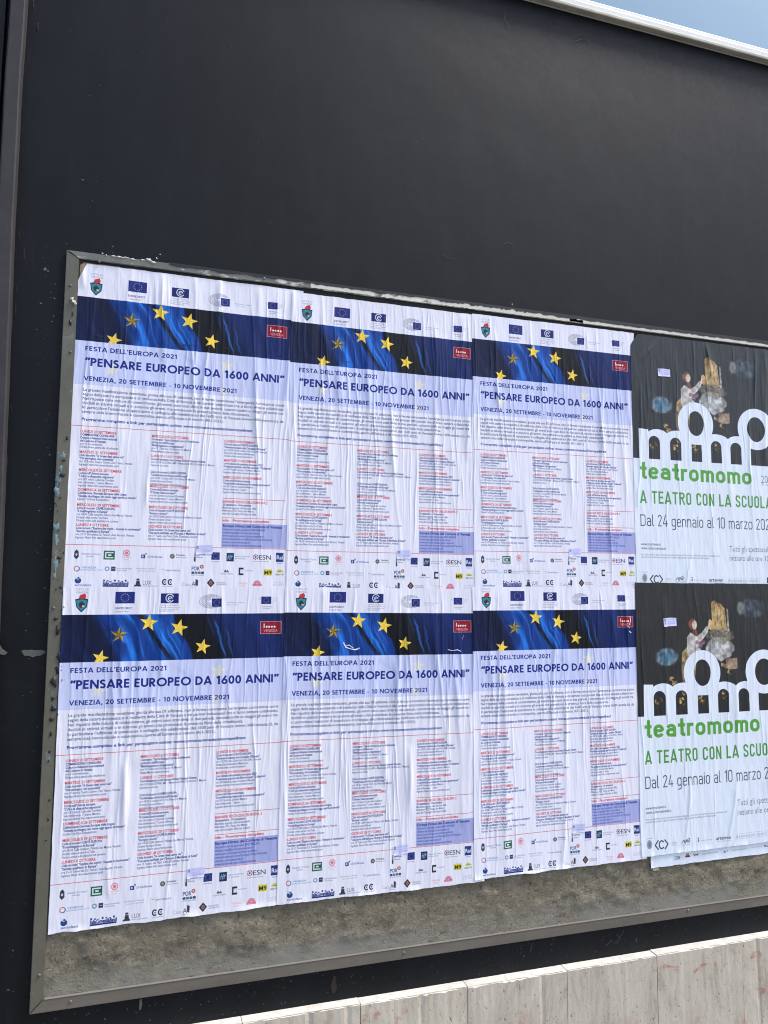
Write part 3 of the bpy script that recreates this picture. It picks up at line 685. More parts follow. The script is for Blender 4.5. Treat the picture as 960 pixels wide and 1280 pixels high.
    for i, cc_ in enumerate([(36, 66, 120), (90, 110, 140), (62, 110, 120), (40, 60, 90)]): c.rect(.385 + i * .0103, .941, .3935 + i * .0103, .9485, cc_)
    c.text("FESR 2014-2020", .385, .9545, .0055, g, 0, width=.04)
    c.poly([(.488, .942), (.493, .932), (.497, .939), (.501, .934), (.506, .942)], (96, 98, 108)); c.text("AGENZIA TURISMO", .477, .949, .006, g, 0, width=.042)
    c.rect(.537, .926, .553, .951, (46, 46, 56)); c.rect(.5415, .932, .553, .945, (222, 222, 232)); c.text("consorzio", .557, .938, .0075, (130, 132, 146), 0, width=.027)
    c.rect(.620, .930, .6485, .951, (222, 206, 60)); c.text("M9", .622, .948, .0195, (52, 52, 40), .02, width=.025)
    c.poly([(.660, .940), (.666, .932), (.674, .929), (.684, .934), (.688, .940)], (214, 202, 84)); c.rect(.668, .936, .679, .939, (120, 150, 90)); c.text("GREEN WAY", .659, .950, .0085, (92, 116, 60), .01, width=.03)
    # row 3
    c.ell(.042, .974, .0095, .0092, (42, 72, 128)); c.poly([(.030, .962), (.042, .972), (.054, .960), (.050, .957), (.042, .964), (.035, .957)], (222, 222, 232)); c.ell(.043, .966, .003, .003, (42, 72, 128)); c.text("eurocultura", .034, .991, .0105, (50, 74, 130), .008, width=.048)
    c.text("ItaliaConventi&Bandi", .115, .987, .016, (32, 48, 112), .04, width=.077); c.rect(.115, .988, .191, .9925, (32, 48, 112))
    for i in range(7): c.rect(.116 + i * .0108, .970 + (i % 3) * .002, .121 + i * .0108, .976, (32, 48, 112))
    c.poly([(.213, .990), (.216, .966), (.224, .966), (.228, .990)], (58, 58, 70)); c.rect(.209, .986, .230, .991, (58, 58, 70)); c.rect(.212, .972, .228, .9735, (222, 222, 232))
    c.text("LUX", .235, .985, .019, (70, 72, 86), -.006, width=.026); c.text("PREMIO CINEMA EUROPEO", .235, .991, .005, g, 0, width=.047)
    for u in (.302, .3195): c.ring(u, .976, .0062, .0078, .0036, (36, 36, 46), 45, 315); c.ell(u + .001, .976, .002, .0025, (36, 36, 46))
    c.text("Creative Commons", .294, .9915, .0058, g, 0, width=.034)
    c.text("Casa", .356, .988, .016, (150, 152, 164), -.006, width=.027); c.text("A", .386, .989, .022, (70, 72, 84), .0, width=.013); c.poly([(.398, .985), (.399, .965), (.407, .969), (.406, .989)], (62, 62, 74)); c.text("culture", .382, .994, .006, g, 0, width=.02)
    c.poly([(.4475, .963), (.460, .9775), (.4475, .992), (.435, .9775)], (52, 46, 46)); c.poly([(.4475, .970), (.454, .9775), (.4475, .985), (.441, .9775)], (206, 130, 80)); c.rect(.444, .975, .451, .981, (70, 90, 150))
    c.text("FONDAZIONE", .465, .979, .0068, g, 0, width=.03); c.text("QUERINI", .465, .985, .0062, g, 0, width=.032)
    c.text("Venezia", .537, .981, .012, (222, 150, 160), -.004, width=.03); c.text("unica", .541, .988, .007, (222, 150, 160), 0, width=.02)
    for i in range(5): c.ring(.599, .981, .012 - i * .002, .0125 - i * .002, .0012, (206, 90, 110), 0, 180)
    c.rect(.584, .980, .614, .9862, (206, 90, 110)); c.text("teatro", .586, .985, .0065, (235, 210, 220), 0, width=.026)
    c.text("SALONE", .655, .977, .0085, (180, 180, 192), -.004, width=.033); c.text("EUROPEO", .653, .985, .0085, (180, 180, 192), -.004, width=.037)
    return c.image("festival_print")

# ------------------------------------------------------------------ print 2: theatre poster
def draw_theatre():
    c = Canvas(1.0, 0, 1.08, (228, 234, 242))
    sl, U, V = c.grid(0, 1.0, 0, .5165)
    n1 = fbm(U * 14, V * 14, 21, 2)
    gold = np.zeros_like(U); gb = (slice(640, 1010), slice(100, 1200)); gold[gb] = sst(.48, .62, fbm(U[gb] * 90, V[gb] * 90, 77))
    img = np.stack([20 + 8 * n1, 20 + 8 * n1, 22 + 8 * n1], -1)
    def mottle(mask, ca, cb, sc=70, seed=1):
        nonlocal img
        rr = np.where(mask.max(1) > .003)[0]; cc = np.where(mask.max(0) > .003)[0]
        if len(rr) == 0: return
        b = (slice(rr[0], rr[-1] + 1), slice(cc[0], cc[-1] + 1)); mk_ = mask[b][..., None]
        f = fbm(U[b] * sc, V[b] * sc, seed, 4)[..., None]; f = np.clip((f - .25) * 2, 0, 1)
        img[b] = img[b] * (1 - mk_) + (np.array(ca) * (1 - f) + np.array(cb) * f) * mk_
    def ellm(cu, cv, ru, rv, soft=.15, wob=.25, seed=0):
        K_ = 1.5 + wob
        b = (slice(max(0, int((cv - rv * K_) * PX)), int((cv + rv * K_) * PX)), slice(max(0, int((cu - ru * K_) * PX)), int((cu + ru * K_) * PX)))
        out = np.zeros_like(U); Ub, Vb = U[b], V[b]
        d = np.sqrt(((Ub - cu) / ru) ** 2 + ((Vb - cv) / rv) ** 2) + (fbm(Ub * 45, Vb * 45, seed) - .5) * wob
        out[b] = 1 - sst(1 - soft, 1 + soft * .4, d)
        return out
    mottle(ellm(.140, .290, .058, .038, .25, .3, 31) * .85, (38, 62, 84), (150, 168, 176), 60, 2)
    mottle(ellm(.140, .291, .036, .020, .5, .5, 33) * .6, (40, 104, 140), (90, 150, 176), 80, 3)
    mottle(ellm(.56, .100, .075, .040, .3, .5, 34) * .7, (28, 38, 52), (104, 120, 134), 50, 4)
    mottle(ellm(.505, .100, .018, .03, .4, .5, 35) * .6, (120, 120, 112), (190, 186, 170), 80, 5)
    mottle(ellm(.394, .262, .072, .048, .12, .35, 36), (112, 110, 106), (214, 210, 206), 55, 6)
    mottle(ellm(.400, .208, .068, .030, .2, .5, 37) * .8, (92, 84, 66), (176, 166, 146), 90, 7)
    def polym(pts, soft=0):
        m_ = Canvas(1.0, 0, .5165, (0, 0, 0)); m_.poly(pts, (255, 255, 255)); return m_.a[..., 0][:U.shape[0], :U.shape[1]]
    mottle(polym([(.362, .185), (.360, .078), (.372, .068), (.385, .076), (.41, .084), (.425, .10), (.436, .19)]), (122, 92, 48), (206, 174, 116), 90, 8)
    for uu in (.374, .392, .410):
        mottle(polym([(uu, .18), (uu + .001, .105), (uu + .005, .094), (uu + .010, .105), (uu + .011, .18)]) * .75, (160, 128, 74), (226, 200, 150), 120, 9)
    mottle(polym([(.434, .10), (.442, .105), (.447, .19), (.438, .20)]), (120, 112, 100), (196, 190, 178), 90, 10)
    mottle(polym([(.424, .303), (.48, .300), (.480, .342), (.440, .347), (.398, .330), (.400, .318), (.425, .325)]), (112, 88, 66), (186, 160, 130), 60, 11)
    mottle(polym([(.212, .275), (.240, .25), (.28, .30), (.27, .39), (.212, .392), (.208, .33)]), (92, 78, 54), (176, 152, 100), 60, 12)
    mottle(polym([(.238, .275), (.238, .215), (.256, .196), (.272, .205), (.288, .210), (.31, .197), (.333, .172), (.345, .178), (.338, .197), (.316, .222), (.296, .238), (.302, .262), (.29, .30), (.25, .30)]), (160, 152, 144), (224, 216, 206), 50, 13)
    mottle(ellm(.267, .162, .021, .025, .12, .4, 41), (92, 44, 36), (140, 84, 66), 90, 14)
    mottle(ellm(.276, .166, .013, .020, .2, .2, 42), (196, 164, 140), (226, 200, 180), 60, 15)
    mottle(polym([(.268, .185), (.285, .188), (.292, .204), (.282, .212), (.262, .199)]), (104, 52, 42), (140, 84, 66), 90, 16)
    mottle(polym([(.343, .150), (.352, .143), (.362, .152), (.366, .185), (.350, .188), (.343, .17)]), (170, 122, 66), (220, 176, 120), 90, 17)
    mottle(polym([(.336, .180), (.344, .158), (.349, .16), (.346, .185)]), (200, 180, 160), (226, 208, 190), 60, 18)
    for (a, b, ca) in [(.285, .235, (96, 66, 74)), (.302, .24, (110, 76, 84)), (.316, .236, (96, 60, 70)), (.30, .252, (60, 44, 52))]:
        mottle(ellm(a, b, .012, .009, .3, .6, 50), ca, (170, 140, 150), 120, 19)
    for (a, b, ru, rv) in [(.165, .385, .024, .018), (.44, .355, .018, .013), (.100, .462, .024, .022), (.207, .455, .018, .035), (.30, .46, .02, .02), (.41, .445, .012, .022), (.545, .46, .02, .02)]:
        mk = ellm(a, b, ru, rv, .4, .9, 60) * gold
        mottle(mk, (110, 80, 36), (226, 184, 110), 140, 20)
    c.a[sl] = img / 255
    WH = (229, 234, 242)
    def mo(u0):  # one "mo" group of the rounded logotype
        pass
    bot = .520
    K = lambda pts: c.poly(pts, WH)
    def arch(uL, uR, vTopOut, thk, sL, sR):
        """white arch between stems; dark counter is left open"""
        pass
    def counter(u0, u1, vt, vb=.5145):
        r = (u1 - u0) / 2; n = 16; rv = min(r * .95, .03)
        return [(u0, vb), (u0, vt + rv)] + [((u0 + u1) / 2 - r * cos(pi * i / n), vt + rv - rv * sin(pi * i / n)) for i in range(n + 1)] + [(u1, vb)]
    old = c.a.copy()
    # silhouettes in white, then counters restored from the photograph layer
    def humps(u0, stems_end, tops):
        for (a, b, t) in tops:
            n = 20; K([(a, bot)] + [((a + b) / 2 - (b - a) / 2 * cos(pi * i / n), t + .045 - .045 * sin(pi * i / n) ** .8) for i in range(n + 1)] + [(b, bot)])
    K([(.028, bot), (.028, .393), (.074, .395), (.074, bot)])
    humps(0, 0, [(.060, .176, .391), (.150, .275, .391)])
    c.ell(.306, .355, .088, .089, WH, n=60)
    K([(.231, bot), (.231, .40), (.382, .40), (.382, bot)])
    humps(0, 0, [(.340, .478, .393), (.455, .582, .394)])
    K([(.534, bot), (.534, .36), (.582, .36), (.582, bot)])
    c.ell(.614, .3585, .095, .089, WH, n=60)
    mk = Canvas(1.0, 0, 1.08, (0, 0, 0))
    for q in (counter(.074, .128, .420), counter(.177, .231, .421), counter(.281, .332, .443, .5145), counter(.379, .432, .422), counter(.478, .534, .423)):
        mk.poly(q, (255, 255, 255))
    mk.rect(.278, .40, .335, .4435, (0, 0, 0))
    mk.ell(.3065, .355, .0395, .052, (255, 255, 255), n=50); mk.ell(.614, .3595, .046, .0535, (255, 255, 255), n=50)
    mk.rect(.2815, .4435, .3315, .5145, (255, 255, 255))
    c.a = (c.a * (1 - mk.a) + old * mk.a).astype(np.float32)
    c.rect(.0, .5145, 1.0, .53, (228, 234, 242))
    GR = (88, 160, 58)
    c.geo("teatromomo", .0285, .5965, .0655, .552, GR, .19, make_din(.19, .74, 1.3, .34), .12)
    c.text("2021.22", .631, .5865, .046, (96, 100, 112), -.012, width=.125); c.text("9ª stagione", .632, .600, .016, (140, 144, 156), -.004, width=.09)
    c.geo("A TEATRO CON LA SCUOLA", .0265, .6945, .0495,   .588, (78, 148, 60), .145, make_din(.145, .72, 1.0, .17), .15, "A TEATRO CON LA SCUO")
    c.geo("Dal 24 gennaio al 10 marzo 2022", .0255, .786, .0455, .550, (66, 70, 82), .085, make_din(.085, .72, 1.0, .18), .13, "Dal 24 gennaio al 10 marzo")
    c.text("www.myarteven.it", .025, .863, .016, (70, 74, 86), .006, width=.093); c.text("www.culturavenezia.it", .026, .879, .016, (70, 74, 86), .006, width=.115)
    for i, (t, wd) in enumerate([("Per le scuole dell'infanzia, primarie e secondarie prenotazione obbligatoria al Teatro Momo, via Dante Mestre. Accesso con certificazione verde", .378), ("secondo le disposizioni vigenti; programma completo degli spettacoli disponibile sul sito della stagione", .326)]):
        c.text(t, .025, .903 + i * .0095, .0105, (120, 124, 138), 0, width=wd)
    c.text("Tutti gli spettacoli", .453, .880, .034, (84, 88, 100), -.008, width=.205); c.text("iniziano alle ore 10.00", .453, .918, .034, (84, 88, 100), -.008, width=.235)
    D = (58, 60, 70); g = (140, 144, 156)
    c.text("COMUNE", .026, .972, .007, g, 0, width=.026)
    c.ell(.038, .992, .012, .017, (160, 163, 172)); c.ell(.038, .992, .007, .012, (126, 130, 140)); c.rect(.034, .978, .042, .984, (150, 153, 162))
    c.line([(.078, .980), (.0635, .997), (.078, 1.014)], .0048, D); c.line([(.107, .980), (.1215, .997), (.107, 1.014)], .0048, D); c.ring(.093, .997, .0115, .014, .0048, D, 42, 318)
    c.text("VENEZIA", .136, .998, .008, g, 0, width=.027); c.text("cultura", .137, 1.005, .007, g, 0, width=.024)
    c.line([(.184, 1.001), (.192, .990), (.199, .999), (.206, .988), (.213, .999), (.222, .986)], .0026, (84, 86, 98)); c.ring(.201, .995, .005, .006, .002, (84, 86, 98)); c.ring(.216, .992, .005, .007, .002, (84, 86, 98)); c.text("TEATRO MOMO", .184, 1.009, .0065, g, 0, width=.038)
    c.poly([(.259, 1.002), (.263, .990), (.268, 1.002)], (110, 112, 124)); c.ell(.2635, .989, .003, .003, (110, 112, 124)); c.text("Regione del Veneto", .275, 1.001, .008, (160, 163, 174), 0, width=.052)
    c.text("arteven", .346, 1.004, .020, D, .012, width=.070); c.text("circuito teatrale regionale", .350, 1.0115, .0062, g, 0, width=.066)
    for (a, b) in (((.443, .989), (.600, .989)), ((.443, 1.0085), (.600, 1.0085)), ((.443, .989), (.443, 1.0085)), ((.600, .989), (.600, 1.0085))): c.line([a, b], .0008, (160, 163, 174))
    c.text("R", .446, 1.004, .012, (110, 112, 124), .01); c.text("REGIONE DEL VENETO", .458, 1.004, .0125, (150, 153, 164), -.003, width=.136)
    c.rect(.640, .985, .665, 1.009, (50, 50, 58)); c.poly([(.644, 1.004), (.652, .990), (.652, 1.0), (.661, 1.0), (.661, 1.004)], (222, 224, 234))
    # second row
    c.text("TVB", .066, 1.0545, .012, (70, 70, 84), .02, width=.022); c.rect(.066, 1.0555, .088, 1.0575, (70, 70, 84))
    c.rect(.116, 1.040, .131, 1.048, (190, 110, 110)); c.rect(.113, 1.048, .135, 1.054, (60, 60, 70))
    c.line([(.151, 1.044), (.157, 1.052), (.163, 1.046), (.169, 1.052), (.174, 1.044)], .0035, (120, 60, 66))
    c.text("Fondazione", .194, 1.052, .0085, g, 0, width=.018); c.text("TEATRI DI VENEZIA", .216, 1.052, .0085, g, 0, width=.05); c.poly([(.292, 1.054), (.300, 1.046), (.308, 1.054)], (130, 130, 150)); c.text("T", .31, 1.053, .01, D, .01)
    c.text("Ministero della Cultura", .336, 1.052, .008, g, 0, width=.072); c.text("con il contributo", .430, 1.050, .007, g, 0, width=.05); c.text("banca di mestre", .502, 1.052, .010, (80, 60, 66), .012, width=.068); c.rect(.494, 1.045, .501, 1.0505, (60, 50, 60)); c.text("confartigianato", .600, 1.052, .010, (180, 90, 90), .01, width=.07)
    return c.image("theatre_print")

def draw_stamp():
    global PX
    sv = PX; PX = 8000
    c = Canvas(.06, 0, .03, (206, 206, 240))
    c.ell(.008, .0075, .0045, .005, (96, 98, 122)); c.ell(.008, .0075, .002, .0024, (200, 200, 226))
    c.text("COMUNE DI VENEZIA", .016, .008, .006, (150, 150, 206), 0, width=.035); c.text("affissioni", .016, .0155, .006, (150, 150, 206), 0, width=.03)
    c.text("20 SET 2021", .022, .0245, .008, (120, 124, 196), .01, width=.03)
    im = c.image("stamp_print"); PX = sv
    return im

def paper_mat(name, im, rough=.5, spec=.5):
    k = NM(name)
    t = k.n("ShaderNodeTexImage"); t.image = im; t.extension = 'EXTEND'; t.interpolation = 'Cubic'
    p = k.pos((1, 1, .11))
    m1 = k.noise(k.pos((1, 1, .22)), 48, 5, .6); m2 = k.noise(k.pos((1, 1, .3)), 170, 4, .6)
    fade = k.ramp(k.noise(k.pos((1, 1, .07)), 210, 5, .75), [(.62, G(0)), (.76, G(.10))])
    c = k.mix(fade, t.outputs[0], srgb(214, 214, 224))
    blot = k.ramp(k.noise(k.pos((1, 1, .5)), 6, 5, .6), [(.5, G(0)), (.8, G(.14))])
    oi = k.n("ShaderNodeObjectInfo")
    c = k.mix(blot, c, (.62, .60, .58, 1), 'MULTIPLY')
    c = k.mix(k.math('MULTIPLY', oi.outputs['Random'], .4), c, (.88, .88, .86, 1), 'MULTIPLY')
    nrm = k.bump(m1, .45, .003)
    nrm = k.bump(m2, .25, .0010, nrm)
    return k.set(c, k.ramp(m1, [(.3, G(rough - .08)), (.7, G(rough + .1))]), spec=spec, normal=nrm)

IM_F = draw_festival(); IM_T = draw_theatre(); IM_S = draw_stamp()
M_fest = paper_mat("festival_poster_paper", IM_F, .5, .24)
M_thea = paper_mat("theatre_poster_paper", IM_T, .40, .5)
M_stamp = paper_mat("lilac_stamp_paper", IM_S, .6)

# ------------------------------------------------------------------ wrinkle field of the pasted paper, shared by all sheets
def make_creases():
    L = []
    r = np.random.RandomState(5)
    for row in (0, 1):
        for (xa, xb, n, am) in ((-.02, .72, 95, 1.0), (.68, 1.42, 110, 1.1), (1.36, 2.1, 95, 1.0), (2.08, 3.2, 44, .9)):
            for i in range(n):
                x0 = r.uniform(xa, xb); top = 1.07 if row == 0 else .03
                ln = r.uniform(.08, .6) if r.rand() < .8 else r.uniform(.6, 1.1)
                st = top - (0 if r.rand() < .45 else r.uniform(0, 1.0 - min(ln, .9)))
                bigc = r.rand() < .16
                L.append((x0, r.normal(0, .045), st - ln / 2, ln / 2, am * r.uniform(.25, 1.5) * .0022 * (2.2 if bigc else 1.05), (r.uniform(.005, .013) if bigc else r.uniform(.0012, .0034)), r.uniform(0, 6), r.uniform(.6, 1.8), r.randint(999)))
    for (x0, sl, zc, hl, am, wd) in ((2.461, -.10, .985, .075, .0065, .0045), (2.470, -.10, .97, .10, .004, .009), (2.70, .10, .93, .16, .005, .005), (2.735, .05, .9, .12, .003, .01),
                                     (2.17, .9, 1.0, .05, .004, .007), (2.30, .5, .23, .22, .0045, .005), (2.33, .25, .12, .14, .004, .006), (2.30, .12, -.75, .26, .0045, .005), (2.50, .20, -.86, .2, .0045, .006), (2.15, .02, .75, .2, .002, .004)):
        L.append((x0, sl, zc, hl, am, wd, 1.2, 1.0, 0))
    return np.array(L)
CR = make_creases()
def G_field(x, z):
    h = .0022 * fbm(x * 13, z * 5, 71, 3) + .0016 * fbm(x * 45, z * 9, 75, 3) + .0007 * fbm(x * 130, z * 16, 78, 2)
    xmin, xmax, zmin, zmax = x.min() - .05, x.max() + .05, z.min(), z.max()
    for (x0, sl, zc, hl, am, wd, ph, asym, sd_) in CR:
        if x0 < xmin or x0 > xmax or zc - hl > zmax or zc + hl < zmin: continue
        px = x0 + sl * (z - zc) + .004 * np.sin(z * 9 + ph) + .0015 * np.sin(z * 31 + ph * 2)
        d = (x - px) / wd
        e = np.clip(1 - np.abs(z - zc) / hl, 0, 1)
        e = np.sqrt(e) * (.65 + .35 * np.sin(z * 14 + ph))
        d = np.where(d > 0, d * asym, d)
        h = h + am * e / (1 + np.abs(d) ** 2.2)
    return h

def sheet(name, mat, X, Z, th, wu, v0, v1, y0, nx=460, nz=120, parent=None, uv=(0, 1, 0, 1), cut=None, right_wob=.0015, seed=0, bot_wob=.004, lf=1.0):
    """a wrinkled sheet; (u right, v down) in the sheet's own frame"""
    u = np.linspace(0, wu, nx + 1); v = np.linspace(v0, v1, nz + 1)
    U, V = np.meshgrid(u, v)
    fu, fv = U / wu, (V - v0) / (v1 - v0)
    r = np.random.RandomState(seed)
    U2 = U + (1 - sst(0, .04, fu)) * right_wob * 2 * (fbm(V * 22, V * 0, seed + 1) - .5) + sst(.96, 1, fu) * right_wob * 2 * (fbm(V * 25, V * 0 + 3, seed + 2) - .5)
    V2 = V + sst(.97, 1, fv) * bot_wob * 2 * (fbm(U * 26, U * 0, seed + 3) - .5) + (1 - sst(0, .03, fv)) * .003 * (fbm(U * 30, U * 0 + 2, seed + 4) - .5)
    if cut:  # (du, dv) clipped top left corner
        lim = cut[0] * (1 - (V2 - v0) / cut[1]) + .002 * (fbm(V * 90, V * 0, seed + 7) - .5)
        U2 = np.maximum(U2, np.minimum(lim, wu))
    c_, s_ = cos(th), sin(th)
    x = X + c_ * U2 - s_ * V2; z = Z - s_ * U2 - c_ * V2
    h = G_field(x, z)
    # edges lift slightly
    lift = (1 - sst(0, .012, fu)) * .0012 * fbm(V * 14, V * 0, seed + 9) + sst(.985, 1, fv) * .0035 * sst(.45, .75, fbm(U * 17, U * 0, seed + 10))
    y = -(y0 + h + lift * lf)
    n = (nx + 1) * (nz + 1)
    co = np.stack([x, y, z + ZS], -1).reshape(-1, 3)
    org = parent.location if parent is not None else Vector((X, -y0, Z - v1 + ZS))
    co = co - np.array(org)
    i = np.arange(n).reshape(nz + 1, nx + 1)
    q = np.stack([i[1:, :-1], i[1:, 1:], i[:-1, 1:], i[:-1, :-1]], -1).reshape(-1, 4)
    if cut:
        p0 = co[q]; wdt = np.linalg.norm(p0[:, 1] - p0[:, 0], axis=1) + np.linalg.norm(p0[:, 2] - p0[:, 3], axis=1)
        q = q[wdt > 1e-5]
    me = bpy.data.meshes.new(name)
    me.vertices.add(n); me.vertices.foreach_set("co", co.astype(np.float32).ravel())
    me.loops.add(len(q) * 4); me.loops.foreach_set("vertex_index", q.astype(np.int32).ravel())
    me.polygons.add(len(q)); me.polygons.foreach_set("loop_start", (np.arange(len(q)) * 4).astype(np.int32))
    try: me.polygons.foreach_set("loop_total", np.full(len(q), 4, np.int32))
    except Exception: pass
    uvl = me.uv_layers.new(name="UVMap")
    iu0, iu1, iv0, iv1 = uv
    uu = (U2 - iu0) / (iu1 - iu0); vv = 1 - (V2 - iv0) / (iv1 - iv0)
    uvs = np.stack([uu, vv], -1).reshape(-1, 2)[q.ravel()]
    uvl.data.foreach_set("uv", uvs.astype(np.float32).ravel())
    me.polygons.foreach_set("use_smooth", np.ones(len(q), bool))
    me.update(); me.validate()
    me.materials.append(mat)
    o = bpy.data.objects.new(name, me); COL.objects.link(o)
    if parent is not None: o.parent = parent
    else: o.location = org
    return o

def wp(px, py, y=0):
    d = RR @ np.array([(px - 480) / 949.94, 1, -(py - 640) / 949.94]); s = (y + 2.56477) / d[1]
    return (0.22734 + s * d[0], 0.03658 + s * d[2] + ZS)
def wpl(L, y=0): return [wp(a, b, y) for a, b in L]

# ------------------------------------------------------------------ setting: ground
bm = bmesh.new()
vs = [bm.verts.new(c_) for c_ in ((-200, -200, 0), (200, -200, 0), (200, 60, 0), (-200, 60, 0))]
bm.faces.new(vs)
tag(from_bm("pavement", bm, M_ground), kind="structure")

# ------------------------------------------------------------------ building
bld = empty("building", (2.0, 0.15, 0))
tag(bld, "dark painted building wall with pale stone base and white sill under a reflecting window", "building")
WT = 2.403 + ZS
# wall face as a gently uneven sheet with a box behind it
xs = np.linspace(-5, 9, 281); zs = np.linspace(0, WT, 91)
bm = bmesh.new()
Xg, Zg = np.meshgrid(xs, zs)
H = .006 * (fbm(Xg * 1.1, Zg * 1.1, 91, 3) - .5) + .002 * (fbm(Xg * 7, Zg * 7, 92, 2) - .5)
inner = (Xg > -.1) & (Xg < 4) & (Zg > ZS - 1.36) & (Zg < ZS + 1.15)
H = np.where(inner, 0, H)
gv = [[bm.verts.new((Xg[j, i], min(0, -H[j, i]) if False else -H[j, i] * .5, Zg[j, i])) for i in range(281)] for j in range(91)]
for j in range(90):
    for i in range(280): bm.faces.new((gv[j][i], gv[j][i + 1], gv[j + 1][i + 1], gv[j + 1][i]))
add_box(bm, -5, 9, .012, .35, 0, WT - .002)
wall = from_bm("wall", bm, M_wall, bld, smooth=True)
upper = box("upper_wall", -5, 9, 0.0, .35, WT + 1.75, WT + 3.4, M_wall, bld)

# window strip above the sill
win = box("window_frame", -5, 9, -.030, .10, WT, WT + .040, M_white, bld, bev=.006)
box("drip_edge", -5, 9, -.036, -.01, WT - .004, WT + .012, M_under, win, bev=.004)
bm = bmesh.new(); add_box(bm, -5, 9, -.022, .10, WT + .042, WT + .0585, .004)
from_bm("glazing_bead", bm, M_white, win)
for xx in (-3.2, -.6, 4.6, 7.2):
    box("mullion", xx - .03, xx + .03, -.026, .08, WT + .0605, WT + 1.6985, M_white, win, bev=.004)
box("frame_head", -5, 9, -.045, .10, WT + 1.70, WT + 1.749, M_white, win, bev=.004)
for a, b in ((-5, -3.23), (-3.17, -.63), (-.57, 4.57), (4.63, 7.17), (7.23, 9)):
    box("pane", a + .002, b - .002, .01, .022, WT + .0595, WT + 1.699, M_glass, win)

# left pilaster and the grey metal strip on its edge
bm = bmesh.new(); add_box(bm, -1.4, -.252, -.035, .0, .0, WT - .004, .004)
from_bm("pilaster", bm, M_wall, bld)
bm = bmesh.new()
N_ = 120; prev = None
_s = sorted([(lambda t: (t[1], t[0]))(wp(a, b, -.05)) for a, b in ((32, 0), (24, 120), (16, 280), (8.5, 480), (0, 700), (-8, 900))])
SZ = [t[0] for t in _s]; SX = [t[1] for t in _s]
for i in range(N_ + 1):
    z = i * (WT - .006) / N_
    e = .004 * (fbm(np.array(z * 7.0), np.array(0.), 15) - .5) - .0
    bowx = .024 * sst(0.0, .9, 1 - abs((z - ZS) - .1) / 1.9) * 1.0
    xr = float(np.interp(z, SZ, SX)) + e * .5; xl = xr - .044
    ring = [bm.verts.new(c_) for c_ in ((xl, .0, z), (xl, -.050, z), (xl + .004, -.052, z), (xr - .004, -.052, z), (xr, -.048, z), (xr, .0, z))]
    if prev:
        for a in range(5): bm.faces.new((prev[a], prev[a + 1], ring[a + 1], ring[a]))
    prev = ring
from_bm("metal_strip", bm, M_strip, bld)

# paint bulges and drips next to the strip
bm = bmesh.new()
for i in range(70):
    z = random.uniform(.6, WT - .05)
    x = -.19 + random.uniform(-.006, .035) * random.random()
    add_patch(bm, blob(x, z, random.uniform(.001, .004), random.uniform(.006, .045), 13, .5), .001, random.uniform(.0003, .0009))
o = from_bm("paint_ridges", bm, M_ridge, bld, True); tag(o, kind="stuff")

# chips, specks and scratches in the dark paint
bm = bmesh.new()
add_patch(bm, wpl([(26, 814), (30, 812), (34, 813), (39, 812), (44, 813), (50, 812.5), (56, 813), (57, 816), (54, 818), (50, 820), (46, 820), (41, 822), (36, 820), (30, 820)]), .0003, .0012)
from_bm("plaster_chip", bm, M_chip, bld)
bm = bmesh.new()
add_patch(bm, wpl([(0, 807), (3, 803), (6, 809), (10, 812), (13, 814), (10, 817), (4, 816), (0, 817)]), -.052, .0012)
from_bm("plaster_chip", bm, M_chip, bld)
bm = bmesh.new()
sp = [(56, 336, 2.6), (60, 339, 1.5), (69, 355, 1.2), (64, 366, .8), (51, 379, 1.6), (68, 373, 1.3), (63, 372, .9), (67, 395, 1.2), (65, 402, 1.1), (46, 412, 1.1), (75, 390, .8), (62, 568, 1.6), (60, 560, 1), (49, 638, 1.4), (45, 593, .8), (58, 700, .8), (56, 735, 1), (32, 788, .8), (103, 225, 1.2), (120, 227, .8), (112, 259, .7), (141, 308, 1.3), (141, 316, .9), (200, 318, 1), (205, 320, .8), (366, 67, .7), (16, 1188, 1.5), (10, 1237, 1), (655, 1195, 1.2), (690, 1180, 1), (798, 1152, 2.0), (897, 1140, 1.6), (795, 1175, 1.5)]
for (a, b, r_) in sp:
    cx, cz = wp(a, b); add_patch(bm, blob(cx, cz, r_ * .0020, r_ * .0016, 9, .6), .0003, .0008)
for i in range(330):
    if i >= 170: a = random.uniform(0, 950); b = (random.uniform(1100, 1290) if a < 45 else 1262 - .146 * (a - 43) + random.uniform(4, 45))
    elif i < 90: a, b = random.gauss(60, 14), random.uniform(300, 1000)
    elif i < 130: a = random.uniform(60, 950); b = 1262 - .146 * (a - 43) + random.uniform(4, 30)
    else: a, b = random.uniform(30, 950), random.uniform(10, 300)
    cx, cz = wp(a, b)
    if cx < -.18 or ((i >= 90 and i < 130 or i >= 170) and cz > ZS - 1.225 and cx > -.04) or cz < ZS - 1.32: continue
    rr_ = random.uniform(.0006, .0016); add_patch(bm, blob(cx, cz, rr_, rr_, 5), .0003, .0009)
o = from_bm("paint_specks", bm, M_speck, bld); tag(o, kind="stuff")
bm = bmesh.new()
def sq(L, wd=.0016, y=-.0): add_ribbon(bm, wpl(L), wd, y - .0032)
sq([(631, 14), (630, 24), (634, 30), (636, 36)]); sq([(717, 48), (724, 43), (722, 50), (730, 49), (737, 53)]); sq([(718, 52), (726, 50)])
sq([(100, 224), (108, 226)]); sq([(630, 305), (636, 303), (642, 307)]); sq([(552, 318), (562, 323), (572, 324)])
for L in ([(756, 1182), (764, 1175), (768, 1180), (779, 1163)], [(794, 1171), (796, 1178)], [(662, 1190), (665, 1178)], [(690, 1176), (694, 1165)], [(8, 1237), (14, 1237)], [(770, 1180), (775, 1172), (770, 1168)]): sq(L, .0018)
o = from_bm("scratches", bm, M_scratch, bld); tag(o, kind="stuff")
bm = bmesh.new()
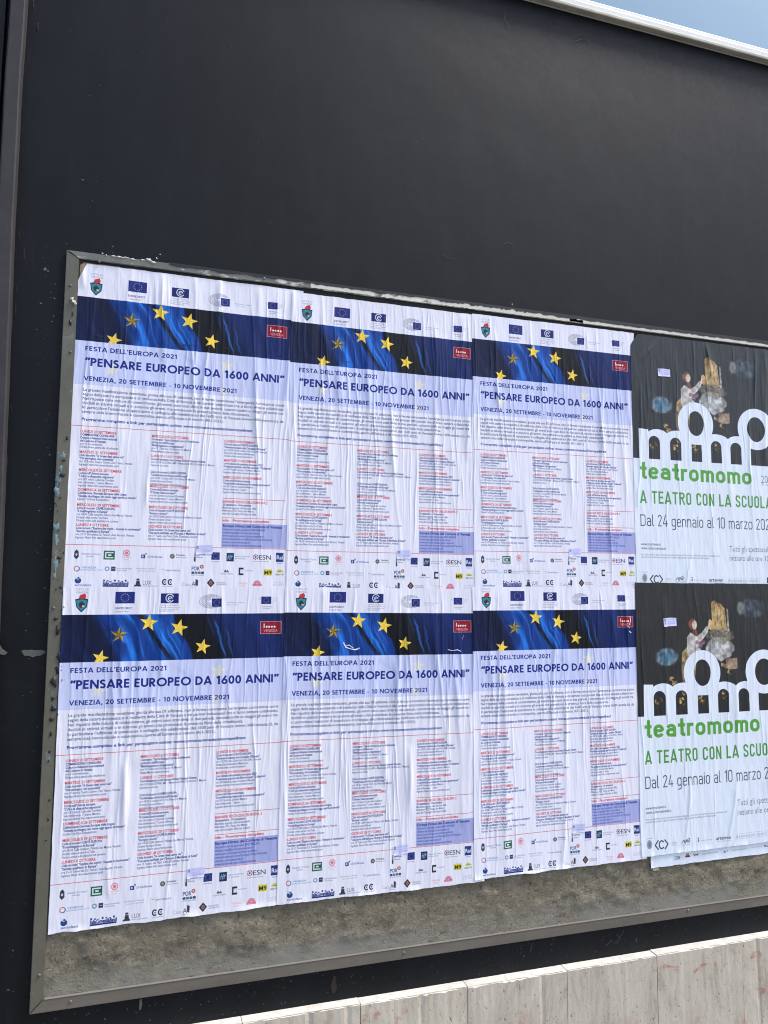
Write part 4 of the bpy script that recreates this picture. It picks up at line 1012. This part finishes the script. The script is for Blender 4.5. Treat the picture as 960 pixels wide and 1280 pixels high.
add_patch(bm, [(x_, z_) for x_, z_ in wpl([(413, 1232), (417, 1219), (420, 1221), (421, 1236), (418, 1242), (415, 1241)])], .0002, .0012)
from_bm("rust_stain", bm, M_rust, bld)
bm = bmesh.new(); add_patch(bm, wpl([(174, 1252), (175, 1248), (177, 1248), (178, 1255), (176, 1262), (174, 1261)]), .0002, .004)
from_bm("plaster_chip", bm, M_chip, bld)

# stone base: separate slabs with open joints
PT = ZS - 1.325
plinth = empty("plinth", (2.0, -.02, 0)); plinth.parent = bld; plinth.matrix_parent_inverse = Matrix.Translation(-bld.location)
bpy.context.view_layer.update()
joints = [.965, 1.345, 1.73, 2.11, 2.50]
while joints[0] > -4.6: joints.insert(0, joints[0] - .384)
while joints[-1] < 8.8: joints.append(joints[-1] + .384)
for a, b in zip(joints[:-1], joints[1:]):
    bm = bmesh.new()
    dz = random.uniform(-.0018, .0018); dy = random.uniform(-.0012, .0012)
    add_box(bm, a + .001, b - .001, -.043 + dy, -.0005, 0.002, PT + dz)
    # break the front top arris a little
    bmesh.ops.subdivide_edges(bm, edges=[e for e in bm.edges if abs(e.verts[0].co.x - e.verts[1].co.x) > .1], cuts=26, use_grid_fill=True)
    te = [e for e in bm.edges if all(v.co.z > PT + dz - .001 and v.co.y < -.03 for v in e.verts)]
    bmesh.ops.bevel(bm, geom=te, offset=.003, segments=2, affect='EDGES')
    for v in bm.verts:
        if v.co.z > PT - .01 and v.co.y < -.03: v.co.z -= .0012 * random.random() + (.004 if random.random() < .05 else 0); v.co.y += .0014 * random.random() + (.004 if random.random() < .05 else 0)
    me = bpy.data.meshes.new("stone_slab"); bm.to_mesh(me); bm.free(); me.materials.append(M_stone); me.materials.append(M_ledge)
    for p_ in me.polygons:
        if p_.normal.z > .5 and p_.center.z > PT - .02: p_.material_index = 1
    o = bpy.data.objects.new("stone_slab", me); COL.objects.link(o); o.parent = plinth
    o.matrix_parent_inverse = Matrix.Translation(Vector((-2.0, .02, 0)))
# faint red spray marks on the slabs
def z2(L): return [wp(700 + a / 3.692, 1110 + b / 3.692, -.043) for a, b in L]
def red(L, wd, y):
    bm = bmesh.new(); add_ribbon(bm, L, wd, y); from_bm("red_spray_mark", bm, M_red, bld)
red(z2([(882, 325), (886, 304), (900, 294), (915, 296), (928, 312), (934, 345), (933, 400), (934, 450), (938, 488)]), .011, -.0455)
red(z2([(886, 318), (900, 308), (915, 312), (905, 322)]), .011, -.0462)
red(z2([(888, 460), (912, 462), (935, 464), (952, 462)]), .008, -.0467)
red(z2([(930, 480), (945, 470), (940, 490)]), .010, -.0458)
for L in ([(428, 378), (440, 382)], [(458, 368), (480, 356), (510, 362), (548, 366)], [(470, 372), (500, 362)], [(520, 372), (548, 378)], [(616, 388), (632, 372), (655, 354), (680, 346), (692, 350)], [(745, 385), (752, 366), (757, 346)], [(710, 352), (720, 350)]):
    red(z2(L), .009, -.0455)
for (a, b) in ((455, 1272), (497, 1275), (505, 1263), (470, 1268)):
    cx, cz = wp(a, b, -.043); red([(cx, cz + .01), (cx + .004, cz), (cx, cz - .012)], .016, -.0455)

# ------------------------------------------------------------------ notice board
brd = empty("notice_board", (1.8, -.002, ZS - 1.22))
tag(brd, "long wall board with greenish grey metal rails and glue stained olive backing", "notice board")
XR = 3.75
bm = bmesh.new(); add_box(bm, -.03, XR - .01, -.006, -.0008, ZS - 1.21, ZS + 1.09)
# rough glue relief on the backing, strongest below the posters
from_bm("core", bm, M_back, brd) if False else bm.free()
nx_, nz_ = 420, 90
xs = np.linspace(-.008, XR - .03, nx_ + 1); zs = np.concatenate([np.linspace(-1.19, -.9, 60), np.linspace(-.88, 1.078, 31)])
Xg, Zg = np.meshgrid(xs, zs)
H = .0060 * sst(.42, .75, fbm(Xg * 16, Zg * 16, 51, 5)) + .0036 * fbm(Xg * 60, Zg * 60, 53, 3)
H *= .35 + .65 * sst(-1.165, -1.11, Zg)
H = np.where(Zg > -.95, 0.0, H)
co = np.stack([Xg, -.003 - H, Zg + ZS], -1).reshape(-1, 3)
ii = np.arange(co.shape[0]).reshape(len(zs), nx_ + 1)
q = np.stack([ii[:-1, :-1], ii[:-1, 1:], ii[1:, 1:], ii[1:, :-1]], -1).reshape(-1, 4)
bm = bmesh.new(); add_box(bm, -.03, XR - .01, -.0026, -.0006, ZS - 1.21, ZS + 1.09)
me = bpy.data.meshes.new("backing_panel"); bm.to_mesh(me); bm.free()
me2 = bpy.data.meshes.new("b2"); me2.from_pydata(co.tolist(), [], q.tolist())
bm = bmesh.new(); bm.from_mesh(me); bm.from_mesh(me2)
back = from_bm("backing_panel", bm, M_back, brd, True)
bpy.data.meshes.remove(me); bpy.data.meshes.remove(me2)

def rail(name, pts, mat, y1=-.013, lip=None):
    """pts: outer/inner outline of the rail (x, z); extruded box with slightly worn edges"""
    bm = bmesh.new()
    f = [bm.verts.new((x, y1, z + ZS)) for x, z in pts]; b_ = [bm.verts.new((x, -.0005, z + ZS)) for x, z in pts]
    bm.faces.new(f); n = len(pts)
    for i in range(n): bm.faces.new((f[i], b_[i], b_[(i + 1) % n], f[(i + 1) % n]))
    bmesh.ops.recalc_face_normals(bm, faces=bm.faces)
    bmesh.ops.bevel(bm, geom=[e for e in bm.edges if all(abs(v.co.y - y1) < 1e-5 for v in e.verts)], offset=.0018, segments=2, affect='EDGES')
    if lip: add_box(bm, *lip, .0006)
    return from_bm(name, bm, mat, brd)
rail("frame_rail", [(-.036, -1.219), (.0, -1.183), (.0, 1.0765), (-.039, 1.101)], M_rail)
rail("frame_rail", [(-.035, -1.2205), (XR, -1.2205), (XR - .036, -1.184), (.0015, -1.184)], M_botrail, -.0135)
bm = bmesh.new(); add_box(bm, .004, XR - .04, -.0148, -.0045, ZS - 1.1846, ZS - 1.1828, .0004); from_bm("rail_lip", bm, M_lip, brd)
rail("frame_rail", [(-.038, 1.1025), (.0015, 1.0780), (XR - .036, 1.0780), (XR, 1.1025)], M_toprail, -.0135)
rail("frame_rail", [(XR + .0015, -1.219), (XR + .0015, 1.101), (XR - .035, 1.0765), (XR - .035, -1.183)], M_rail)

def screw(x, z, r=.0048, y=-.0132):
    bm = bmesh.new()
    for i, (rr_, yy) in enumerate(((r, 0), (r * .95, -.0014), (r * .7, -.0028), (r * .3, -.0034))):
        ring = [bm.verts.new((x + rr_ * cos(a * pi / 5), y + yy, z + rr_ * sin(a * pi / 5))) for a in range(10)]
        if i:
            for a in range(10): bm.faces.new((pr[a], pr[(a + 1) % 10], ring[(a + 1) % 10], ring[a]))
        pr = ring
    bm.faces.new(pr)
    add_box(bm, x - r * .6, x + r * .6, y - .0037, y - .0032, z - .0005, z + .0005)
    bmesh.ops.recalc_face_normals(bm, faces=bm.faces)
    return from_bm("screw", bm, M_screw, brd)
for (a, b) in ((88, 357), (124, 327), (88, 440), (67, 760), (49, 1219), (88, 1252), (505, 1191), (860, 1138), (640, 381), (330, 348)):
    screw(*wp(a, b, -.013))

# residue on the frame
def clumps(name, mat, L, th=(.0015, .004), y=-.0125, kind=None):
    bm = bmesh.new()
    for (px, py, rx, rz) in L:
        cx, cz = wp(px, py, -.013)
        add_patch(bm, blob(cx, cz, rx * .0023, rz * .0024, 13, .55), y, random.uniform(*th))
    o = from_bm(name, bm, mat, brd, True)
    if kind: tag(o, kind=kind)
    return o
L = [(88, 403, 1.6, 4), (91, 392, 1, 3), (84, 548, 2, 3.5), (78, 594, 4, 2.5), (80, 575, 2, 2), (74, 697, 3, 2), (76, 734, 1.5, 2.5), (70, 773, 2.4, 2.6), (72, 789, 2.6, 6), (74, 820, 2.5, 6), (73, 836, 3.5, 7), (68, 853, 4, 6), (66, 873, 2, 3), (67, 886, 3, 4), (64, 899, 3, 2.5), (64, 917, 1.5, 3), (62, 940, 1.5, 2), (61, 951, 1.3, 1.5), (62, 1000, 1, 1.6), (60, 1024, 1.2, 2), (58, 1050, 1, 1), (90, 375, 1.5, 3)]
L += [(random.uniform(62, 80), random.uniform(560, 900), random.uniform(.4, 1), random.uniform(.5, 1.6)) for i in range(26)]
clumps("glue_residue", M_glue, L, kind="stuff")
clumps("blue_paint_smears", M_teal, [(73, 600, 4, 8), (72, 615, 4, 7), (79, 570, 3, 5), (71, 660, 3.5, 10), (70, 675, 3, 7), (69, 705, 3, 8), (68, 720, 2, 5), (76, 585, 3, 4)], (.0006, .0014), kind="stuff")
clumps("torn_paper", M_torn, [(93, 378, 3, 3.2), (90, 374, 2, 2)], (.005, .008))
# peeled pale paper along the top rail
def top_strip(x0, x1, za, zb, n, mat, y=-.0134, th=.0012, jag=.006, name="torn_paper"):
    bm = bmesh.new()
    xs_ = np.linspace(x0, x1, n)
    up = [(x, ZS + zb + jag * (random.random() - .5) * (1.6 if random.random() < .2 else .7)) for x in xs_]
    lo = [(x, ZS + za + jag * .35 * (random.random() - .5)) for x in xs_]
    for i in range(n - 1):
        v = [bm.verts.new((p_[0], y - th * t_, p_[1])) for p_, t_ in ((lo[i], 1), (lo[i + 1], 1), (up[i + 1], 1), (up[i], 1), (lo[i], 0), (lo[i + 1], 0), (up[i + 1], 0), (up[i], 0))]
        bm.faces.new(v[:4]); bm.faces.new((v[3], v[2], v[6], v[7])); bm.faces.new((v[0], v[4], v[5], v[1]))
    bmesh.ops.remove_doubles(bm, verts=bm.verts, dist=1e-6)
    return from_bm(name, bm, mat, brd)
clumps("paper_crumbs", M_torn, [(128, 317, 1.2, .8), (133, 319, 1, 1), (142, 320, 3, 1.0), (150, 321.5, 4, 1.3), (158, 322, 3, .9), (166, 324, 3, 1.0), (178, 325, 2.5, 1.2), (186, 325, 4, 1.6), (192, 328, 3, 1.6), (196, 323, 1, 1), (200, 318, 1, .6)], (.0008, .002), -.0135, kind="stuff")
top_strip(.76, .98, 1.081, 1.096, 26, M_torn, jag=.010)
top_strip(1.02, 1.10, 1.080, 1.090, 12, M_torn, jag=.012)
top_strip(1.26, 1.86, 1.0785, 1.095, 80, M_torn, jag=.009)
top_strip(1.80, 3.70, 1.0785, 1.090, 150, M_torn, jag=.007)
# dark wall paint running unevenly over the rail's upper edge
for (x0, x1, z0_, z1_) in ((.28, 1.27, 1.094, 1.108), (1.27, 1.72, 1.090, 1.112), (1.72, 2.05, 1.090, 1.112), (2.05, 3.74, 1.0895, 1.112)):
    n = int((x1 - x0) / .009)
    bm = bmesh.new(); prev = None
    for i in range(n + 1):
        x = x0 + (x1 - x0) * i / n
        j_ = .009 * (fbm(np.array(x * 55), np.array(2.), 61, 3) - .5) + (.006 * random.random() if 1.3 < x < 1.7 else .0015 * random.random())
        a = bm.verts.new((x, -.0152, ZS + z0_ + j_)); b_ = bm.verts.new((x, -.0150, ZS + 1.1045)); c_ = bm.verts.new((x, -.0005, ZS + 1.1038))
        if prev: bm.faces.new((prev[0], a, b_, prev[1])); bm.faces.new((prev[1], b_, c_, prev[2]))
        prev = (a, b_, c_)
    from_bm("overpaint_edge", bm, M_drip, brd)
# flake of beige tape under the theatre poster
bm = bmesh.new(); add_patch(bm, wpl([(815, 1078), (823, 1077), (824, 1088), (816, 1089)], -.008), -.0075, .0008); from_bm("tape_piece", bm, M_beige, brd)

# ------------------------------------------------------------------ posters
# near-black sheet behind the top gap, then weathered older sheets that peep out
o = sheet("under_sheet", M_dark_sheet, .004, 1.0775, 0, 3.66, 0, .25, .0045, 300, 30, seed=70)
tag(o, "near-black sheet filling the gap along the top edge of the board", "poster")
o = sheet("under_sheet", M_brown, .0035, 1.070, 0, .12, 0, .30, .0056, 40, 60, seed=72, right_wob=.003, cut=(.012, .01))
tag(o, "brown aged poster layer visible behind the clipped upper left corner", "poster")

FPW, FTOP = .735, (-.049, -.045, -.034, -.0235, -.0235, -.0235)
fest = [ # X, Z, theta, label
 (-.00019, 1.01816, .00062, "blue starred festival poster at the upper left, its corner cut off beside the rail"),
 (.69457, 1.0136, .0004, "blue starred festival poster in the middle of the upper row"),
 (1.38186, 1.02742, -.00649, "blue starred festival poster of the upper row next to the black theatre poster"),
 (.00006, .00007, -.00501, "blue starred festival poster at the lower left, its bottom corner over bare backing"),
 (.69253, .00587, .007, "lower middle festival poster with white scrapes across its blue star band"),
 (1.37747, .01061, -.00484, "lower festival poster with torn red plate, touching the lower theatre poster")]
order = [0, 1, 2, None, 3, 4, 5]
def layer(kk): return .0068 + .0011 * kk
def on_sheet(X, Z, th, u, v): return X + cos(th) * u - sin(th) * v, Z - sin(th) * u - cos(th) * v
def stamp(parent, X, Z, th, u0, v0, wu, hv, rot, y0):
    x, z = on_sheet(X, Z, th, u0, v0)
    n = parent.location
    st_ = sheet("stamp_label", M_stamp, x, z, rot, wu, 0, hv, y0 + .0004, 14, 8, parent=parent, uv=(0, wu, 0, hv), seed=5)
    return st_
def tears(parent, L, y0, name="paper_tear"):
    for pts, wd in L:
        bm = bmesh.new()
        P3 = [wp(a, b, -.012) for a, b in pts]
        n = len(P3); A = []; Bv = []
        for i, (x, z) in enumerate(P3):
            h = float(G_field(np.array([x]), np.array([z - ZS]))[0]); y = -(y0 + h + .0008 + .001 * random.random())
            a_ = P3[max(0, i - 1)]; b2 = P3[min(n - 1, i + 1)]; dx, dz = b2[0] - a_[0], b2[1] - a_[1]; l = math.hypot(dx, dz) or 1
            ww = wd / 2 * random.uniform(.5, 1.3)
            A.append(bm.verts.new((x - dz / l * ww, y, z + dx / l * ww))); Bv.append(bm.verts.new((x + dz / l * ww, y - .0006, z - dx / l * ww)))
        for i in range(n - 1): bm.faces.new((A[i], Bv[i], Bv[i + 1], A[i + 1]))
        me = bpy.data.meshes.new(name); bm.to_mesh(me); bm.free(); me.materials.append(M_tear)
        o = bpy.data.objects.new(name, me); COL.objects.link(o); o.parent = parent; o.matrix_parent_inverse = Matrix.Translation(-parent.location)
for i, (X, Z, th, lab) in enumerate(fest):
    kk = [0, 1, 2, 4, 5, 6][i]
    o = sheet("festival_poster", M_fest, X, Z, th, FPW if i % 3 != 2 else .715, FTOP[i], 1.0, layer(kk), seed=100 + 13 * i, uv=(0, .735, -.055, 1.0), cut=(.024, .06) if i == 0 else None, bot_wob=.0035, lf=0 if i < 3 else 1)
    tag(o, lab, "poster", "festival posters pasted in two rows of three")
    stamp(o, X, Z, th, .394, .856 - .004 * (i % 3), .055, .028, .06 + .05 * (i % 2) - .12, layer(kk))
    if i == 4: tears(o, [([(429, 803), (432, 809), (438, 811), (444, 812), (449, 810)], .0035), ([(431, 808), (436, 806), (441, 810)], .002), ([(559, 812), (565, 813), (571, 812), (575, 814)], .002), ([(577, 799), (579, 794)], .001)], layer(kk))
    if i == 5: tears(o, [([(786, 770), (787, 776), (785, 781)], .004), ([(785, 789), (788, 791)], .004), ([(782, 783), (786, 784)], .002)], layer(kk))
# theatre posters
o = sheet("under_sheet", M_thea, 2.112, .053, -.004, .93, .80, 1.0775, .0095, 150, 40, seed=300, uv=(0.045, 1.045, 0, 1.08), bot_wob=.002, lf=.2)
tag(o, "older theatre sheet showing only a strip of small logos beneath the lower theatre poster", "poster")
T1 = (2.079, 1.067, -.003); T2 = (2.070, .056, -.001)
o = sheet("theatre_poster", M_thea, *T1, .99, .003, 1.030, layer(3), 540, 120, seed=200, lf=0, uv=(0, 1, 0, 1.08), cut=(.035, .05))
tag(o, "upper theatre poster with curled grey sheened top and green lettering", "poster", "theatre posters pasted one above the other")
stamp(o, *T1, .127, .139, .060, .030, -.03, layer(3))
o2 = sheet("theatre_poster", M_thea, *T2, .99, 0, 1.034, layer(7), 540, 120, seed=220, uv=(0, 1, 0, 1.08), bot_wob=.002)
tag(o2, "lower theatre poster with deep black picture, its bottom edge above the bare backing", "poster", "theatre posters pasted one above the other")
stamp(o2, *T2, .127, .139, .062, .031, -.04, layer(7))
